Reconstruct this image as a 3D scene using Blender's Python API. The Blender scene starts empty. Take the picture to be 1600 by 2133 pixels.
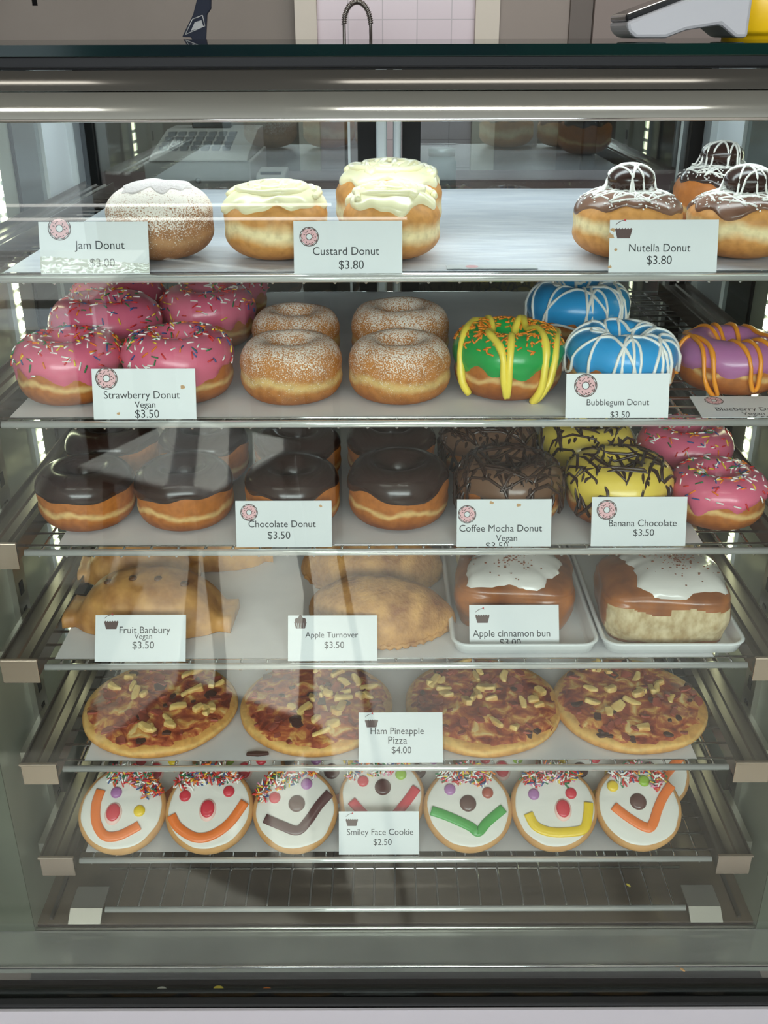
import bpy, math, random
from mathutils import Vector, Matrix, noise
C = bpy.context.scene
COL = C.collection
PI = math.pi
rnd = random.Random(7)

# ------------------------------------------------------------------ camera
F, PITCH, ROLL, D, CZ = 2080.0, math.radians(25.6), math.radians(-0.17), 0.7844, 1.40
CAM = Vector((0, -D, CZ))
fwd = Vector((0, math.cos(PITCH), -math.sin(PITCH)))
up0 = Vector((0, math.sin(PITCH), math.cos(PITCH)))
rt0 = Vector((1, 0, 0))
RT = rt0 * math.cos(ROLL) + up0 * math.sin(ROLL)
UP = up0 * math.cos(ROLL) - rt0 * math.sin(ROLL)
cd = bpy.data.cameras.new('camera'); cam = bpy.data.objects.new('camera', cd); COL.objects.link(cam)
cd.sensor_fit = 'VERTICAL'; cd.sensor_height = 24; cd.lens = F / 2133 * 24; cd.clip_start = .01
M = Matrix((RT, UP, -fwd)).transposed().to_4x4(); M.translation = CAM
cam.matrix_world = M
C.camera = cam
vs = C.view_settings
vs.view_transform = 'Standard'; vs.look = 'None'; vs.gamma = 1; vs.use_curve_mapping = False
vs.exposure = 0.0
w = bpy.data.worlds.new('world'); C.world = w; w.use_nodes = True
w.node_tree.nodes['Background'].inputs[0].default_value = (.75, .87, 1, 1)
w.node_tree.nodes['Background'].inputs[1].default_value = 1.2
C.cycles.max_bounces = 10; C.cycles.transparent_max_bounces = 16
C.cycles.sample_clamp_indirect = 6

def area(name, loc, size, energy, color, rot=None, target=None):
    l = bpy.data.lights.new(name, 'AREA'); l.shape = 'RECTANGLE'; l.size, l.size_y = size
    l.energy = energy; l.color = color
    o = bpy.data.objects.new(name, l); COL.objects.link(o); o.location = loc
    if target is not None:
        o.rotation_euler = (Vector(target) - Vector(loc)).to_track_quat('-Z', 'Y').to_euler()
    return o
# daylight through the shop window behind the photographer
area('window_daylight', (0, -4.35, 2.35), (4.6, 1.15), 180, (.93, .97, 1), target=(0, 0, 1.0))
area('door_daylight', (-1.75, -4.35, 1.0), (.6, 1.9), 5, (.9, .97, 1), target=(-1.75, 0, 1.0))
sl = bpy.data.lights.new('sun', 'SUN'); sl.energy = 6; sl.angle = .01; sl.color = (1, .95, .86)
sun = bpy.data.objects.new('sun', sl); COL.objects.link(sun)
sun.rotation_euler = Vector((.10, .80, -.60)).to_track_quat('-Z', 'Y').to_euler()
# case lamps: a strip under the header and the daylight-white strips on the side walls
area('case_lamp', (.011, .07, 1.366), (.70, .03), .72, (.86, .95, 1), target=(.011, .16, .9))
area('case_lamp_rear', (.011, .40, 1.372), (.70, .05), .7, (.84, .94, 1), target=(.011, .30, .9))
area('kitchen_lamp', (.3, 1.5, 2.9), (1.2, .4), 20, (1, .96, .9), target=(.3, 1.6, 0))

def proj(p):
    d = Vector(p) - CAM; z = d.dot(fwd)
    return 800 + F * d.dot(RT) / z, 1066.5 - F * d.dot(UP) / z, z
def at(px, py, Y=None, Z=None):
    d = fwd * F + RT * (px - 800) + UP * (1066.5 - py)
    t = (Y - CAM.y) / d.y if Y is not None else (Z - CAM.z) / d.z
    return CAM + d * t

# ------------------------------------------------------------------ materials
def lin(c):
    return tuple(((v / 255) / 12.92 if v / 255 <= .04045 else ((v / 255 + .055) / 1.055) ** 2.4) for v in c) + (1,)
MATS = {}
def mat(name, rgb, rough=.5, metal=0, rgb2=None, scale=20, stretch=None, bump=0, bscale=None, emit=0, coat=0, lo=.35, hi=.65, spec=None, detail=4):
    if name in MATS: return MATS[name]
    m = bpy.data.materials.new(name); m.use_nodes = True
    nt = m.node_tree; b = nt.nodes['Principled BSDF']; L = nt.links.new
    b.inputs['Base Color'].default_value = lin(rgb); b.inputs['Roughness'].default_value = rough
    b.inputs['Metallic'].default_value = metal
    if spec is not None: b.inputs['Specular IOR Level'].default_value = spec
    if coat: b.inputs['Coat Weight'].default_value = coat; b.inputs['Coat Roughness'].default_value = .12
    if emit:
        b.inputs['Emission Color'].default_value = lin(rgb); b.inputs['Emission Strength'].default_value = emit
    if rgb2 or bump:
        tc = nt.nodes.new('ShaderNodeTexCoord'); mp = nt.nodes.new('ShaderNodeMapping')
        L(tc.outputs['Object'], mp.inputs[0])
        if stretch: mp.inputs['Scale'].default_value = stretch
        if rgb2:
            n = nt.nodes.new('ShaderNodeTexNoise'); n.inputs['Scale'].default_value = scale; n.inputs['Detail'].default_value = detail
            L(mp.outputs[0], n.inputs['Vector'])
            r = nt.nodes.new('ShaderNodeValToRGB'); e = r.color_ramp.elements
            e[0].position = lo; e[1].position = hi; e[0].color = lin(rgb); e[1].color = lin(rgb2)
            L(n.outputs['Fac'], r.inputs[0]); L(r.outputs[0], b.inputs['Base Color'])
        if bump:
            n2 = nt.nodes.new('ShaderNodeTexNoise'); n2.inputs['Scale'].default_value = bscale or scale; n2.inputs['Detail'].default_value = 1.5
            L(mp.outputs[0], n2.inputs['Vector'])
            bp = nt.nodes.new('ShaderNodeBump'); bp.inputs['Strength'].default_value = bump; bp.inputs['Distance'].default_value = .002
            L(n2.outputs['Fac'], bp.inputs['Height']); L(bp.outputs[0], b.inputs['Normal'])
    MATS[name] = m; return m
def glass(name, tint=(255, 255, 255), ior=1.5, rough=0.0):
    m = bpy.data.materials.new(name); m.use_nodes = True; nt = m.node_tree; nt.nodes.clear(); L = nt.links.new
    o = nt.nodes.new('ShaderNodeOutputMaterial'); mx = nt.nodes.new('ShaderNodeMixShader')
    lw = nt.nodes.new('ShaderNodeLayerWeight'); lw.inputs['Blend'].default_value = .5
    pw = nt.nodes.new('ShaderNodeMath'); pw.operation = 'POWER'; pw.inputs[1].default_value = 5; L(lw.outputs['Facing'], pw.inputs[0])
    f0 = ((ior - 1) / (ior + 1)) ** 2
    fr = nt.nodes.new('ShaderNodeMath'); fr.operation = 'MULTIPLY_ADD'; fr.inputs[1].default_value = 1 - f0; fr.inputs[2].default_value = f0; L(pw.outputs[0], fr.inputs[0])
    t = nt.nodes.new('ShaderNodeBsdfTransparent'); t.inputs[0].default_value = lin(tint)
    g = nt.nodes.new('ShaderNodeBsdfGlossy'); g.inputs['Roughness'].default_value = rough
    L(fr.outputs[0], mx.inputs[0]); L(t.outputs[0], mx.inputs[1]); L(g.outputs[0], mx.inputs[2]); L(mx.outputs[0], o.inputs[0])
    MATS[name] = m; return m

def dough_mat(name, bottom, side, band, sugar=0, H=.052, bandpos=.42, bandw=.07):
    m = bpy.data.materials.new(name); m.use_nodes = True; nt = m.node_tree; b = nt.nodes['Principled BSDF']; L = nt.links.new
    N = nt.nodes.new
    tc = N('ShaderNodeTexCoord'); sep = N('ShaderNodeSeparateXYZ'); L(tc.outputs['Object'], sep.inputs[0])
    n = N('ShaderNodeTexNoise'); n.inputs['Scale'].default_value = 22; n.inputs['Detail'].default_value = 3; L(tc.outputs['Object'], n.inputs['Vector'])
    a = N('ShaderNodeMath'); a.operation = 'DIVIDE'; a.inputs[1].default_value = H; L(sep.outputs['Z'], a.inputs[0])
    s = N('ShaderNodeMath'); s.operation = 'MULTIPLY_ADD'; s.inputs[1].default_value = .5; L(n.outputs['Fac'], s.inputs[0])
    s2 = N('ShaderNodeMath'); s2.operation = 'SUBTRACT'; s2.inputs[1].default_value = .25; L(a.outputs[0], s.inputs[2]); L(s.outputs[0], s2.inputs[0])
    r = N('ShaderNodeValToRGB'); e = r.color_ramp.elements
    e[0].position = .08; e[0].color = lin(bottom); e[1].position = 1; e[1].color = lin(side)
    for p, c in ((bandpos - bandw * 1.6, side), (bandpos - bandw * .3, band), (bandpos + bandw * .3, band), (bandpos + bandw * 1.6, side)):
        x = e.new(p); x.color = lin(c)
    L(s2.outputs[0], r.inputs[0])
    n3 = N('ShaderNodeTexNoise'); n3.inputs['Scale'].default_value = 160; n3.inputs['Detail'].default_value = 4; L(tc.outputs['Object'], n3.inputs['Vector'])
    hv = N('ShaderNodeMixRGB'); hv.blend_type = 'MULTIPLY'; hv.inputs[0].default_value = .45; L(r.outputs[0], hv.inputs[1])
    rr = N('ShaderNodeValToRGB'); rr.color_ramp.elements[0].position = .3; rr.color_ramp.elements[0].color = (.45, .4, .35, 1); rr.color_ramp.elements[1].position = .6
    L(n3.outputs['Fac'], rr.inputs[0]); L(rr.outputs[0], hv.inputs[2])
    out = hv.outputs[0]
    bp = N('ShaderNodeBump'); bp.inputs['Distance'].default_value = .001; bp.inputs['Strength'].default_value = .35
    if sugar:
        n2 = N('ShaderNodeTexNoise'); n2.inputs['Scale'].default_value = 900; n2.inputs['Detail'].default_value = 2; L(tc.outputs['Object'], n2.inputs['Vector'])
        n4 = N('ShaderNodeTexNoise'); n4.inputs['Scale'].default_value = 60; L(tc.outputs['Object'], n4.inputs['Vector'])
        mr = N('ShaderNodeMapRange'); mr.inputs[1].default_value = .25; mr.inputs[2].default_value = 1.0; mr.inputs[3].default_value = -.12; mr.inputs[4].default_value = .10 * sugar
        L(a.outputs[0], mr.inputs[0])
        k = N('ShaderNodeMath'); k.operation = 'ADD'; L(n2.outputs['Fac'], k.inputs[0]); L(mr.outputs[0], k.inputs[1])
        k2 = N('ShaderNodeMath'); k2.operation = 'MULTIPLY_ADD'; k2.inputs[1].default_value = .3; L(n4.outputs['Fac'], k2.inputs[0]); L(k.outputs[0], k2.inputs[2])
        sr = N('ShaderNodeValToRGB'); sr.color_ramp.elements[0].position = .70; sr.color_ramp.elements[1].position = .84
        sr.color_ramp.elements[1].color = (.8, .8, .8, 1)
        L(k2.outputs[0], sr.inputs[0])
        mx = N('ShaderNodeMixRGB'); L(sr.outputs[0], mx.inputs[0]); L(out, mx.inputs[1]); mx.inputs[2].default_value = lin((250, 244, 236))
        out = mx.outputs[0]; L(n2.outputs['Fac'], bp.inputs['Height'])
    else:
        L(n3.outputs['Fac'], bp.inputs['Height']); bp.inputs['Strength'].default_value = .15
    L(out, b.inputs['Base Color']); L(bp.outputs[0], b.inputs['Normal'])
    b.inputs['Roughness'].default_value = .5 if not sugar else .7
    b.inputs['Specular IOR Level'].default_value = .35
    MATS[name] = m; return m

chrome = mat('chrome', (240, 240, 240), .1, 1)
steel = mat('brushed_steel', (205, 202, 196), .3, 1, bump=.05, bscale=200, stretch=(1, 1, 1))
steel_side = mat('side_steel', (186, 192, 176), .28, .35, rgb2=(160, 166, 150), scale=6, bump=.12, bscale=5)
deckmat = mat('deck_steel', (128, 112, 96), .22, .4, rgb2=(110, 96, 84), scale=8)
stripmat = mat('strip_steel', (178, 178, 168), .16, .5, rgb2=(156, 156, 146), scale=10)
alu = mat('aluminium', (205, 210, 212), .35, .7, bump=.05, bscale=90)
alub = mat('pale_aluminium', (216, 222, 224), .45, .2)
black = mat('black_frame', (18, 19, 21), .45, spec=.2)
blackg = mat('black_gloss', (26, 27, 29), .12)
rubber = mat('black_gasket', (24, 24, 25), .6)
greenedge = mat('green_glass_edge', (4, 34, 30), .1, rgb2=(8, 14, 24), scale=3, spec=.3)
white_trim = mat('white_trim', (222, 217, 226), .4)
paper = mat('baking_paper', (226, 224, 224), .6, rgb2=(214, 212, 213), scale=14, bump=.25, bscale=30)
paper_wet = mat('marked_paper', (225, 228, 234), .4, rgb2=(206, 211, 220), scale=16, stretch=(1, 3.5, 1), bump=.4, bscale=26)
cardm = mat('card_white', (214, 217, 218), .32, rgb2=(207, 210, 212), scale=8)
ink = mat('ink', (38, 40, 44), .6)
glareink = mat('glare_grey_ink', (110, 112, 112), .6)  # lettering greyed to stand for glare off the crinkled tape
pinkink = mat('pink_ink', (226, 178, 182), .6)
brownink = mat('brown_ink', (84, 60, 56), .6)
redink = mat('red_ink', (190, 60, 66), .6)
stainm = mat('stain', (190, 150, 105), .6)
pane = glass('clear_glass', (250, 253, 251))
pane_rear = glass('rear_glass', (214, 222, 224), 2.2)
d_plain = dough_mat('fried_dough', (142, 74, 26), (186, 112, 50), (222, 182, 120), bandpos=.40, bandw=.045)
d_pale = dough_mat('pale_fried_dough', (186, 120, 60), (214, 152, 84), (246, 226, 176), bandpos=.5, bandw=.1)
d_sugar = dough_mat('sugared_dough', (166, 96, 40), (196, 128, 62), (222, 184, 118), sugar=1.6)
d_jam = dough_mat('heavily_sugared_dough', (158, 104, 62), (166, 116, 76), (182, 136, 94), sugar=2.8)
d_past = mat('pastry_crust', (140, 84, 34), .5, rgb2=(204, 150, 84), scale=38, bump=.35, bscale=120, lo=.3, hi=.62)
d_turn = mat('flaky_pastry', (136, 80, 34), .6, rgb2=(206, 152, 86), scale=45, bump=.6, bscale=260, lo=.32, hi=.64, detail=8)
def icing_mat(n, rgb, rough=.28, coat=.25, rgb2=None, bump=.12): return mat(n, rgb, rough, coat=coat, bump=bump, bscale=40, rgb2=rgb2, scale=30)
i_pink = icing_mat('pink_icing', (220, 106, 134))
i_choc = icing_mat('chocolate_icing', (50, 30, 24), .24, .3, bump=0)
i_blue = icing_mat('blue_icing', (48, 160, 224))
i_green = icing_mat('green_icing', (30, 160, 76))
i_purple = icing_mat('mauve_icing', (178, 112, 160))
i_cust = icing_mat('cream_icing', (240, 232, 192))
i_ban = icing_mat('banana_icing', (232, 204, 84))
i_moch = icing_mat('mocha_icing', (112, 82, 62))
i_nut = icing_mat('hazelnut_icing', (98, 64, 48), rgb2=(140, 104, 86))
i_white = icing_mat('white_icing', (228, 224, 216), .3)
i_bun = icing_mat('runny_white_icing', (218, 214, 208), .22, .4)
dr_white = mat('white_drizzle', (244, 242, 236), .3)
dr_choc = mat('chocolate_drizzle', (58, 38, 30), .25, coat=.3)
dr_yel = mat('yellow_drizzle', (246, 222, 84), .3)
dr_or = mat('orange_drizzle', (240, 152, 40), .3)
powder = mat('icing_sugar', (246, 244, 242), .8)
SPR = [mat('sprinkle_' + n, c, .45) for n, c in (('white', (248, 246, 240)), ('red', (214, 44, 44)), ('orange', (240, 130, 36)), ('yellow', (240, 206, 60)), ('green', (40, 120, 70)), ('blue', (54, 84, 140)), ('pink', (236, 150, 180)))]
spr_or = mat('sprinkle_amber', (236, 150, 40), .45)

# ------------------------------------------------------------------ mesh helpers
class MB:
    def __init__(s): s.v = []; s.f = []; s.m = []; s.sm = []
    def add(s, vs, fs, mi=0, smooth=False):
        o = len(s.v); s.v += [tuple(v) for v in vs]
        for f in fs: s.f.append([i + o for i in f]); s.m.append(mi); s.sm.append(smooth)
        return s
    def box(s, a, b, mi=0):
        (x0, y0, z0), (x1, y1, z1) = a, b
        return s.add([(x0, y0, z0), (x1, y0, z0), (x1, y1, z0), (x0, y1, z0), (x0, y0, z1), (x1, y0, z1), (x1, y1, z1), (x0, y1, z1)],
                     [(0, 3, 2, 1), (4, 5, 6, 7), (0, 1, 5, 4), (1, 2, 6, 5), (2, 3, 7, 6), (3, 0, 4, 7)], mi)
    def tube(s, pts, r, n=8, mi=0, closed=False, cap=True):
        pts = [Vector(p) for p in pts]; k = len(pts); vs = []; fs = []
        if k < 2: return s
        nrm = None
        for i, p in enumerate(pts):
            t = (pts[(i + 1) % k] - pts[i - 1]) if closed else (pts[min(i + 1, k - 1)] - pts[max(i - 1, 0)])
            if t.length < 1e-9: t = Vector((0, 0, 1))
            t.normalize()
            if nrm is None:
                nrm = t.orthogonal().normalized()
            else:
                nrm = nrm - t * nrm.dot(t)
                nrm = nrm.normalized() if nrm.length > 1e-6 else t.orthogonal().normalized()
            bi = t.cross(nrm); rr = r[i] if isinstance(r, (list, tuple)) else r
            vs += [p + (nrm * math.cos(2 * PI * j / n) + bi * math.sin(2 * PI * j / n)) * rr for j in range(n)]
        for i in range(k if closed else k - 1):
            a = i * n; b = ((i + 1) % k) * n
            fs += [(a + j, a + (j + 1) % n, b + (j + 1) % n, b + j) for j in range(n)]
        if cap and not closed: fs += [tuple(range(n - 1, -1, -1)), tuple(range((k - 1) * n, k * n))]
        return s.add(vs, fs, mi, True)
    def lathe(s, prof, n=32, mi=0, c=(0, 0, 0)):
        vs = []; fs = []; k = len(prof)
        for r, z in prof: vs += [(c[0] + r * math.cos(2 * PI * j / n), c[1] + r * math.sin(2 * PI * j / n), c[2] + z) for j in range(n)]
        for i in range(k - 1):
            fs += [(i * n + j, i * n + (j + 1) % n, (i + 1) * n + (j + 1) % n, (i + 1) * n + j) for j in range(n)]
        fs += [tuple(range(n - 1, -1, -1)), tuple(range((k - 1) * n, k * n))]
        return s.add(vs, fs, mi, True)
    def prism(s, poly, h, axis='x', o=0, mi=0):
        # poly in the plane across the axis, extruded from o to o+h
        n = len(poly); vs = []
        for t in (o, o + h):
            for a, b in poly: vs.append({'x': (t, a, b), 'y': (a, t, b), 'z': (a, b, t)}[axis])
        return s.add(vs, [tuple(range(n - 1, -1, -1)), tuple(range(n, 2 * n))] + [(i, (i + 1) % n, n + (i + 1) % n, n + i) for i in range(n)], mi)
    def grid(s, P, mi=0, wrapu=False, wrapv=False, flip=False):
        nu = len(P); nv = len(P[0]); vs = [p for row in P for p in row]; fs = []
        for i in range(nu if wrapu else nu - 1):
            for j in range(nv if wrapv else nv - 1):
                q = (i * nv + j, ((i + 1) % nu) * nv + j, ((i + 1) % nu) * nv + (j + 1) % nv, i * nv + (j + 1) % nv)
                fs.append(q[::-1] if flip else q)
        return s.add(vs, fs, mi, True)
    def build(s, name, mats, parent=None, bevel=0, loc=None, kind=None, fixn=True):
        me = bpy.data.meshes.new(name); me.from_pydata(s.v, [], s.f)
        for m in (mats if isinstance(mats, list) else [mats]): me.materials.append(m)
        me.polygons.foreach_set('material_index', s.m); me.polygons.foreach_set('use_smooth', s.sm)
        if fixn:
            import bmesh
            bm = bmesh.new(); bm.from_mesh(me); bmesh.ops.recalc_face_normals(bm, faces=bm.faces); bm.to_mesh(me); bm.free()
        me.update()
        o = bpy.data.objects.new(name, me); COL.objects.link(o)
        if parent: o.parent = parent
        if loc is not None: o.location = loc
        if bevel:
            b = o.modifiers.new('bevel', 'BEVEL'); b.width = bevel; b.segments = 2; b.limit_method = 'ANGLE'
        if kind: o['kind'] = kind
        return o
def thing(name, label, cat, loc=(0, 0, 0), rz=0, group=None):
    o = bpy.data.objects.new(name, None); COL.objects.link(o); o.empty_display_size = .02
    o.location = loc; o.rotation_euler = (0, 0, rz); return tag(o, label, cat, group)
def tag(o, label, cat, group=None):
    o['label'] = label; o['category'] = cat
    if group: o['group'] = group
    return o
def struct(o): o['kind'] = 'structure'; return o
def dup(root, loc, rz, label, group=None):
    r = root.copy(); COL.objects.link(r); r.location = loc; r.rotation_euler = (0, 0, rz); r['label'] = label
    if group: r['group'] = group
    for ch in root.children:
        c = ch.copy(); COL.objects.link(c); c.parent = r
        for g in ch.children:
            d = g.copy(); COL.objects.link(d); d.parent = c
    return r
def label_part(o, t): o['label'] = t; return o

# ------------------------------------------------------------------ the room
CX = .011
struct(MB().box((-3, -4.6, -.05), (3, 3, 0)).build('floor', mat('floor_tile', (150, 146, 138), .35, rgb2=(134, 130, 124), scale=3)))
struct(MB().box((-3, -4.6, 3.1), (3, 3, 3.15)).build('ceiling', mat('ceiling_paint', (214, 212, 206), .8)))
wallm = mat('wall_paint', (172, 164, 154), .8, rgb2=(160, 152, 144), scale=2)
struct(MB().box((-3.05, -4.6, 0), (-3, 3, 3.1)).build('wall_left', wallm))
struct(MB().box((3, -4.6, 0), (3.05, 3, 3.1)).build('wall_right', wallm))
struct(MB().box((-3, 2.8, 0), (3, 2.85, 3.1)).build('wall_back', mat('kitchen_wall', (142, 134, 126), .7, rgb2=(134, 126, 118), scale=2)))
mb = MB()
for q in (((-3, -4.5, 2.95), (3, -4.44, 3.1)), ((-3, -4.5, 0), (-2.15, -4.44, 2.1)), ((-3, -4.5, 2.1), (-2.4, -4.44, 2.95)), ((2.4, -4.5, 2.1), (3, -4.44, 2.95)), ((-1.35, -4.5, 0), (3, -4.44, 1.75)), ((-2.4, -4.5, 2.08), (-1.35, -4.44, 2.1)), ((-1.35, -4.5, 1.75), (-1.3, -4.44, 2.1)), ((2.4, -4.5, 1.75), (3, -4.44, 2.1))): mb.box(*q)
struct(mb.build('wall_front', mat('front_wall_paint', (120, 112, 106), .8)))
wf = struct(MB().box((-1.3, -4.5, 1.75), (2.4, -4.42, 1.79)).box((-2.4, -4.5, 2.91), (2.4, -4.42, 2.95)).box((-.05, -4.5, 1.79), (0, -4.42, 2.91)).build('window_1', black))
MB().box((-2.4, -4.475, 1.79), (2.4, -4.47, 2.91)).build('window_pane', pane, wf)
df = struct(MB().box((-2.15, -4.5, 0), (-2.09, -4.42, 2.08)).box((-1.41, -4.5, 0), (-1.35, -4.42, 2.08)).box((-2.09, -4.5, 2.02), (-1.41, -4.42, 2.08)).build('door_1', black))
MB().box((-2.09, -4.475, 0), (-1.41, -4.47, 2.02)).build('door_pane', pane, df)
# kitchen wall panels behind the case
tilem = bpy.data.materials.new('wall_tile'); tilem.use_nodes = True
nt = tilem.node_tree; bk = nt.nodes.new('ShaderNodeTexBrick'); tcn = nt.nodes.new('ShaderNodeTexCoord'); mpn = nt.nodes.new('ShaderNodeMapping')
mpn.inputs['Rotation'].default_value = (PI / 2, 0, 0)
nt.links.new(tcn.outputs['Object'], mpn.inputs[0]); nt.links.new(mpn.outputs[0], bk.inputs[0])
for i, c in ((1, (206, 192, 198)), (2, (202, 188, 194)), (3, (172, 162, 166))): bk.inputs[i].default_value = lin(c)
bk.inputs['Scale'].default_value = 1; bk.inputs['Mortar Size'].default_value = .0018; bk.inputs['Brick Width'].default_value = .11; bk.inputs['Row Height'].default_value = .09; bk.offset = 0
nt.links.new(bk.outputs[0], nt.nodes['Principled BSDF'].inputs[0]); nt.nodes['Principled BSDF'].inputs['Roughness'].default_value = .25
def wallrect(px0, px1, Y, z0, z1, th, name, m):
    a = at(px0, 60, Y=Y).x; b = at(px1, 60, Y=Y).x
    return struct(MB().box((a, Y, z0), (b, Y + th, z1)).build(name, m))
cream = mat('cream_trim', (206, 198, 184), .5)
wallrect(660, 992, 2.76, .3, 2.6, .03, 'trim_1', tilem)
wallrect(615, 660, 2.72, .3, 2.7, .08, 'trim_2', cream)
wallrect(990, 1040, 2.72, .3, 2.7, .08, 'trim_3', cream)
wallrect(1040, 1186, 2.74, .3, 2.7, .05, 'trim_4', mat('taupe_panel', (146, 136, 128), .6))
wallrect(1186, 1232, 2.72, .3, 2.7, .07, 'trim_5', mat('dark_taupe_panel', (104, 96, 90), .6))
wallrect(1236, 1700, 2.70, .3, 2.7, .08, 'trim_6', mat('brown_panel', (138, 126, 120), .6))

# shop behind the photographer (seen only as reflections)
tubem = mat('tube_glow', (255, 252, 244), emit=9)
def tube_lamp(x0, x1, y, label):
    t = thing('ceiling_tube_lamp', label, 'lamp', ((x0 + x1) / 2, y, 3.04), group='ceiling tube lamps'); h = (x1 - x0) / 2
    MB().box((-h, -.04, .02), (h, .04, .06)).build('housing', white_trim, t)
    MB().box((-h, -.06, 0), (h, .06, .018)).build('diffuser', tubem, t, .006)
tube_lamp(-.103, .803, -1.25, 'ceiling tube lamp whose reflection runs over the middle and right of the case header')
tube_lamp(-1.75, -.724, -1.25, 'ceiling tube lamp whose reflection ends at the left of the case header')
plas = mat('white_plastic', (236, 240, 240), .3)
t = thing('cafe_chair', 'white plastic chair reflected in the left of the glass', 'chair', (-.48, -1.70, 0), .5)
MB().box((-.2, -.2, .43), (.2, .2, .455)).build('seat', plas, t, .01)
mb = MB()
for x in (-.17, 0, .17): mb.box((x - .035, -.215, .47), (x + .035, -.2, .85))
mb.box((-.21, -.22, .80), (.21, -.195, .88)); mb.build('backrest', plas, t, .006)
for sx in (-1, 1):
    for sy in (-1, 1): MB().tube([(sx * .17, sy * .17, .43), (sx * .2, sy * .2, 0)], [.02, .014], 8).build('leg', plas, t)
t = thing('added_glow_tubes', 'added pair of glowing tubes on two posts, put in for the bright lines reflected across the top shelf', 'lamp', (-.5, -1.98, 0))  # added glowing tubes, there only to reflect as two bright lines
lowm = mat('added_tube_glow', (255, 254, 250), emit=6.5)
for z_, x_ in ((1.013, .37), (.979, .56)): MB().tube([(-1.6, 0, z_), (x_, 0, z_)], .0036, 10).build('tube', lowm, t)
for x_ in (-1.6, .37): MB().tube([(x_, -.014, 0), (x_, -.014, 1.02)], .010, 10).build('post', black, t)
t = thing('cafe_table', 'dark legged cafe table reflected in the left of the glass', 'table', (-1.15, -2.45, 0))
MB().box((-.35, -.35, .72), (.35, .35, .745)).build('tabletop', mat('table_white', (225, 225, 222), .3), t, .004)
for sx in (-1, 1):
    for sy in (-1, 1): MB().box((sx * .3 - .025, sy * .3 - .025, 0), (sx * .3 + .025, sy * .3 + .025, .72)).build('leg', black, t)

# ------------------------------------------------------------------ display case
HW = .386; XL, XR = CX - HW, CX + HW
ZD = CZ - .864                        # deck
case = thing('display_case', 'glass fronted refrigerated bakery display case with black framed top', 'display case', (CX, .2, 0))
case.location = (0, 0, 0)
def cp(mb, name, m, bevel=0, parent=None): return mb.build(name, m, parent or case, bevel)
cp(MB().box((XL - .3, -.088, CZ - .0125), (XR + .3, .62, CZ - .006)), 'top_glass', glass('top_glass', (190, 205, 200)))
cp(MB().box((XL - .3, -.0905, CZ - .0125), (XR + .3, -.0882, CZ - .006)), 'glass_edge', greenedge)
cp(MB().box((XL - .3, -.060, CZ - .0135), (XR + .3, .60, CZ - .0128)), 'top_underlay', mat('steel_lid', (150, 150, 148), .45, .6))
cp(MB().box((XL - .3, -.087, CZ - .0205), (XR + .3, -.062, CZ - .0130)).box((XL - .3, -.089, CZ - .0195), (XR + .3, -.086, CZ - .0185)), 'top_frame', black, .001)
def bull(y0, z0, z1, a0, a1, n=40):
    # strip whose facing angle above the horizon runs from a0 at its top to a1 at its foot
    P = [(y0, z0)]; y = y0
    for i in range(1, n + 1):
        a = math.radians(a0 + (a1 - a0) * (i - .5) / n); y -= math.tan(a) * (z0 - z1) / n
        P.append((y, z0 + (z1 - z0) * i / n))
    return P
def header(prof, back, name, m):
    poly = prof + [(back, prof[-1][1]), (back, prof[0][1])]
    o = cp(MB().prism(poly, 2 * HW + .6, 'x', XL - .3), name, m)
    return o
header(bull(-.0885, CZ - .0207, at(800, 187, Y=-.094).z, 36, 24), -.0872, 'header_panel', mat('header_grey', (88, 86, 82), .08, .8))
header(bull(-.0945, at(800, 188, Y=-.094).z, at(800, 245, Y=-.101).z, 46, 21.5), -.0872, 'header_rail', mat('header_steel', (186, 188, 184), .07, 1))
zl = at(800, 248.5, Y=-.102).z
cp(MB().tube([(XL - .3, -.1015, zl), (XR + .3, -.1015, zl)], .0015, 10), 'header_lip', chrome)
cp(MB().box((CX - .34, -.054, CZ - .040), (CX + .34, -.030, CZ - .030)), 'lamp_housing', alub)
# front glass pane
ZB = CZ - .876
cp(MB().box((XL - .3, -.0865, ZB), (XR + .3, -.0815, CZ - .021)), 'front_glass', pane)
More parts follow.
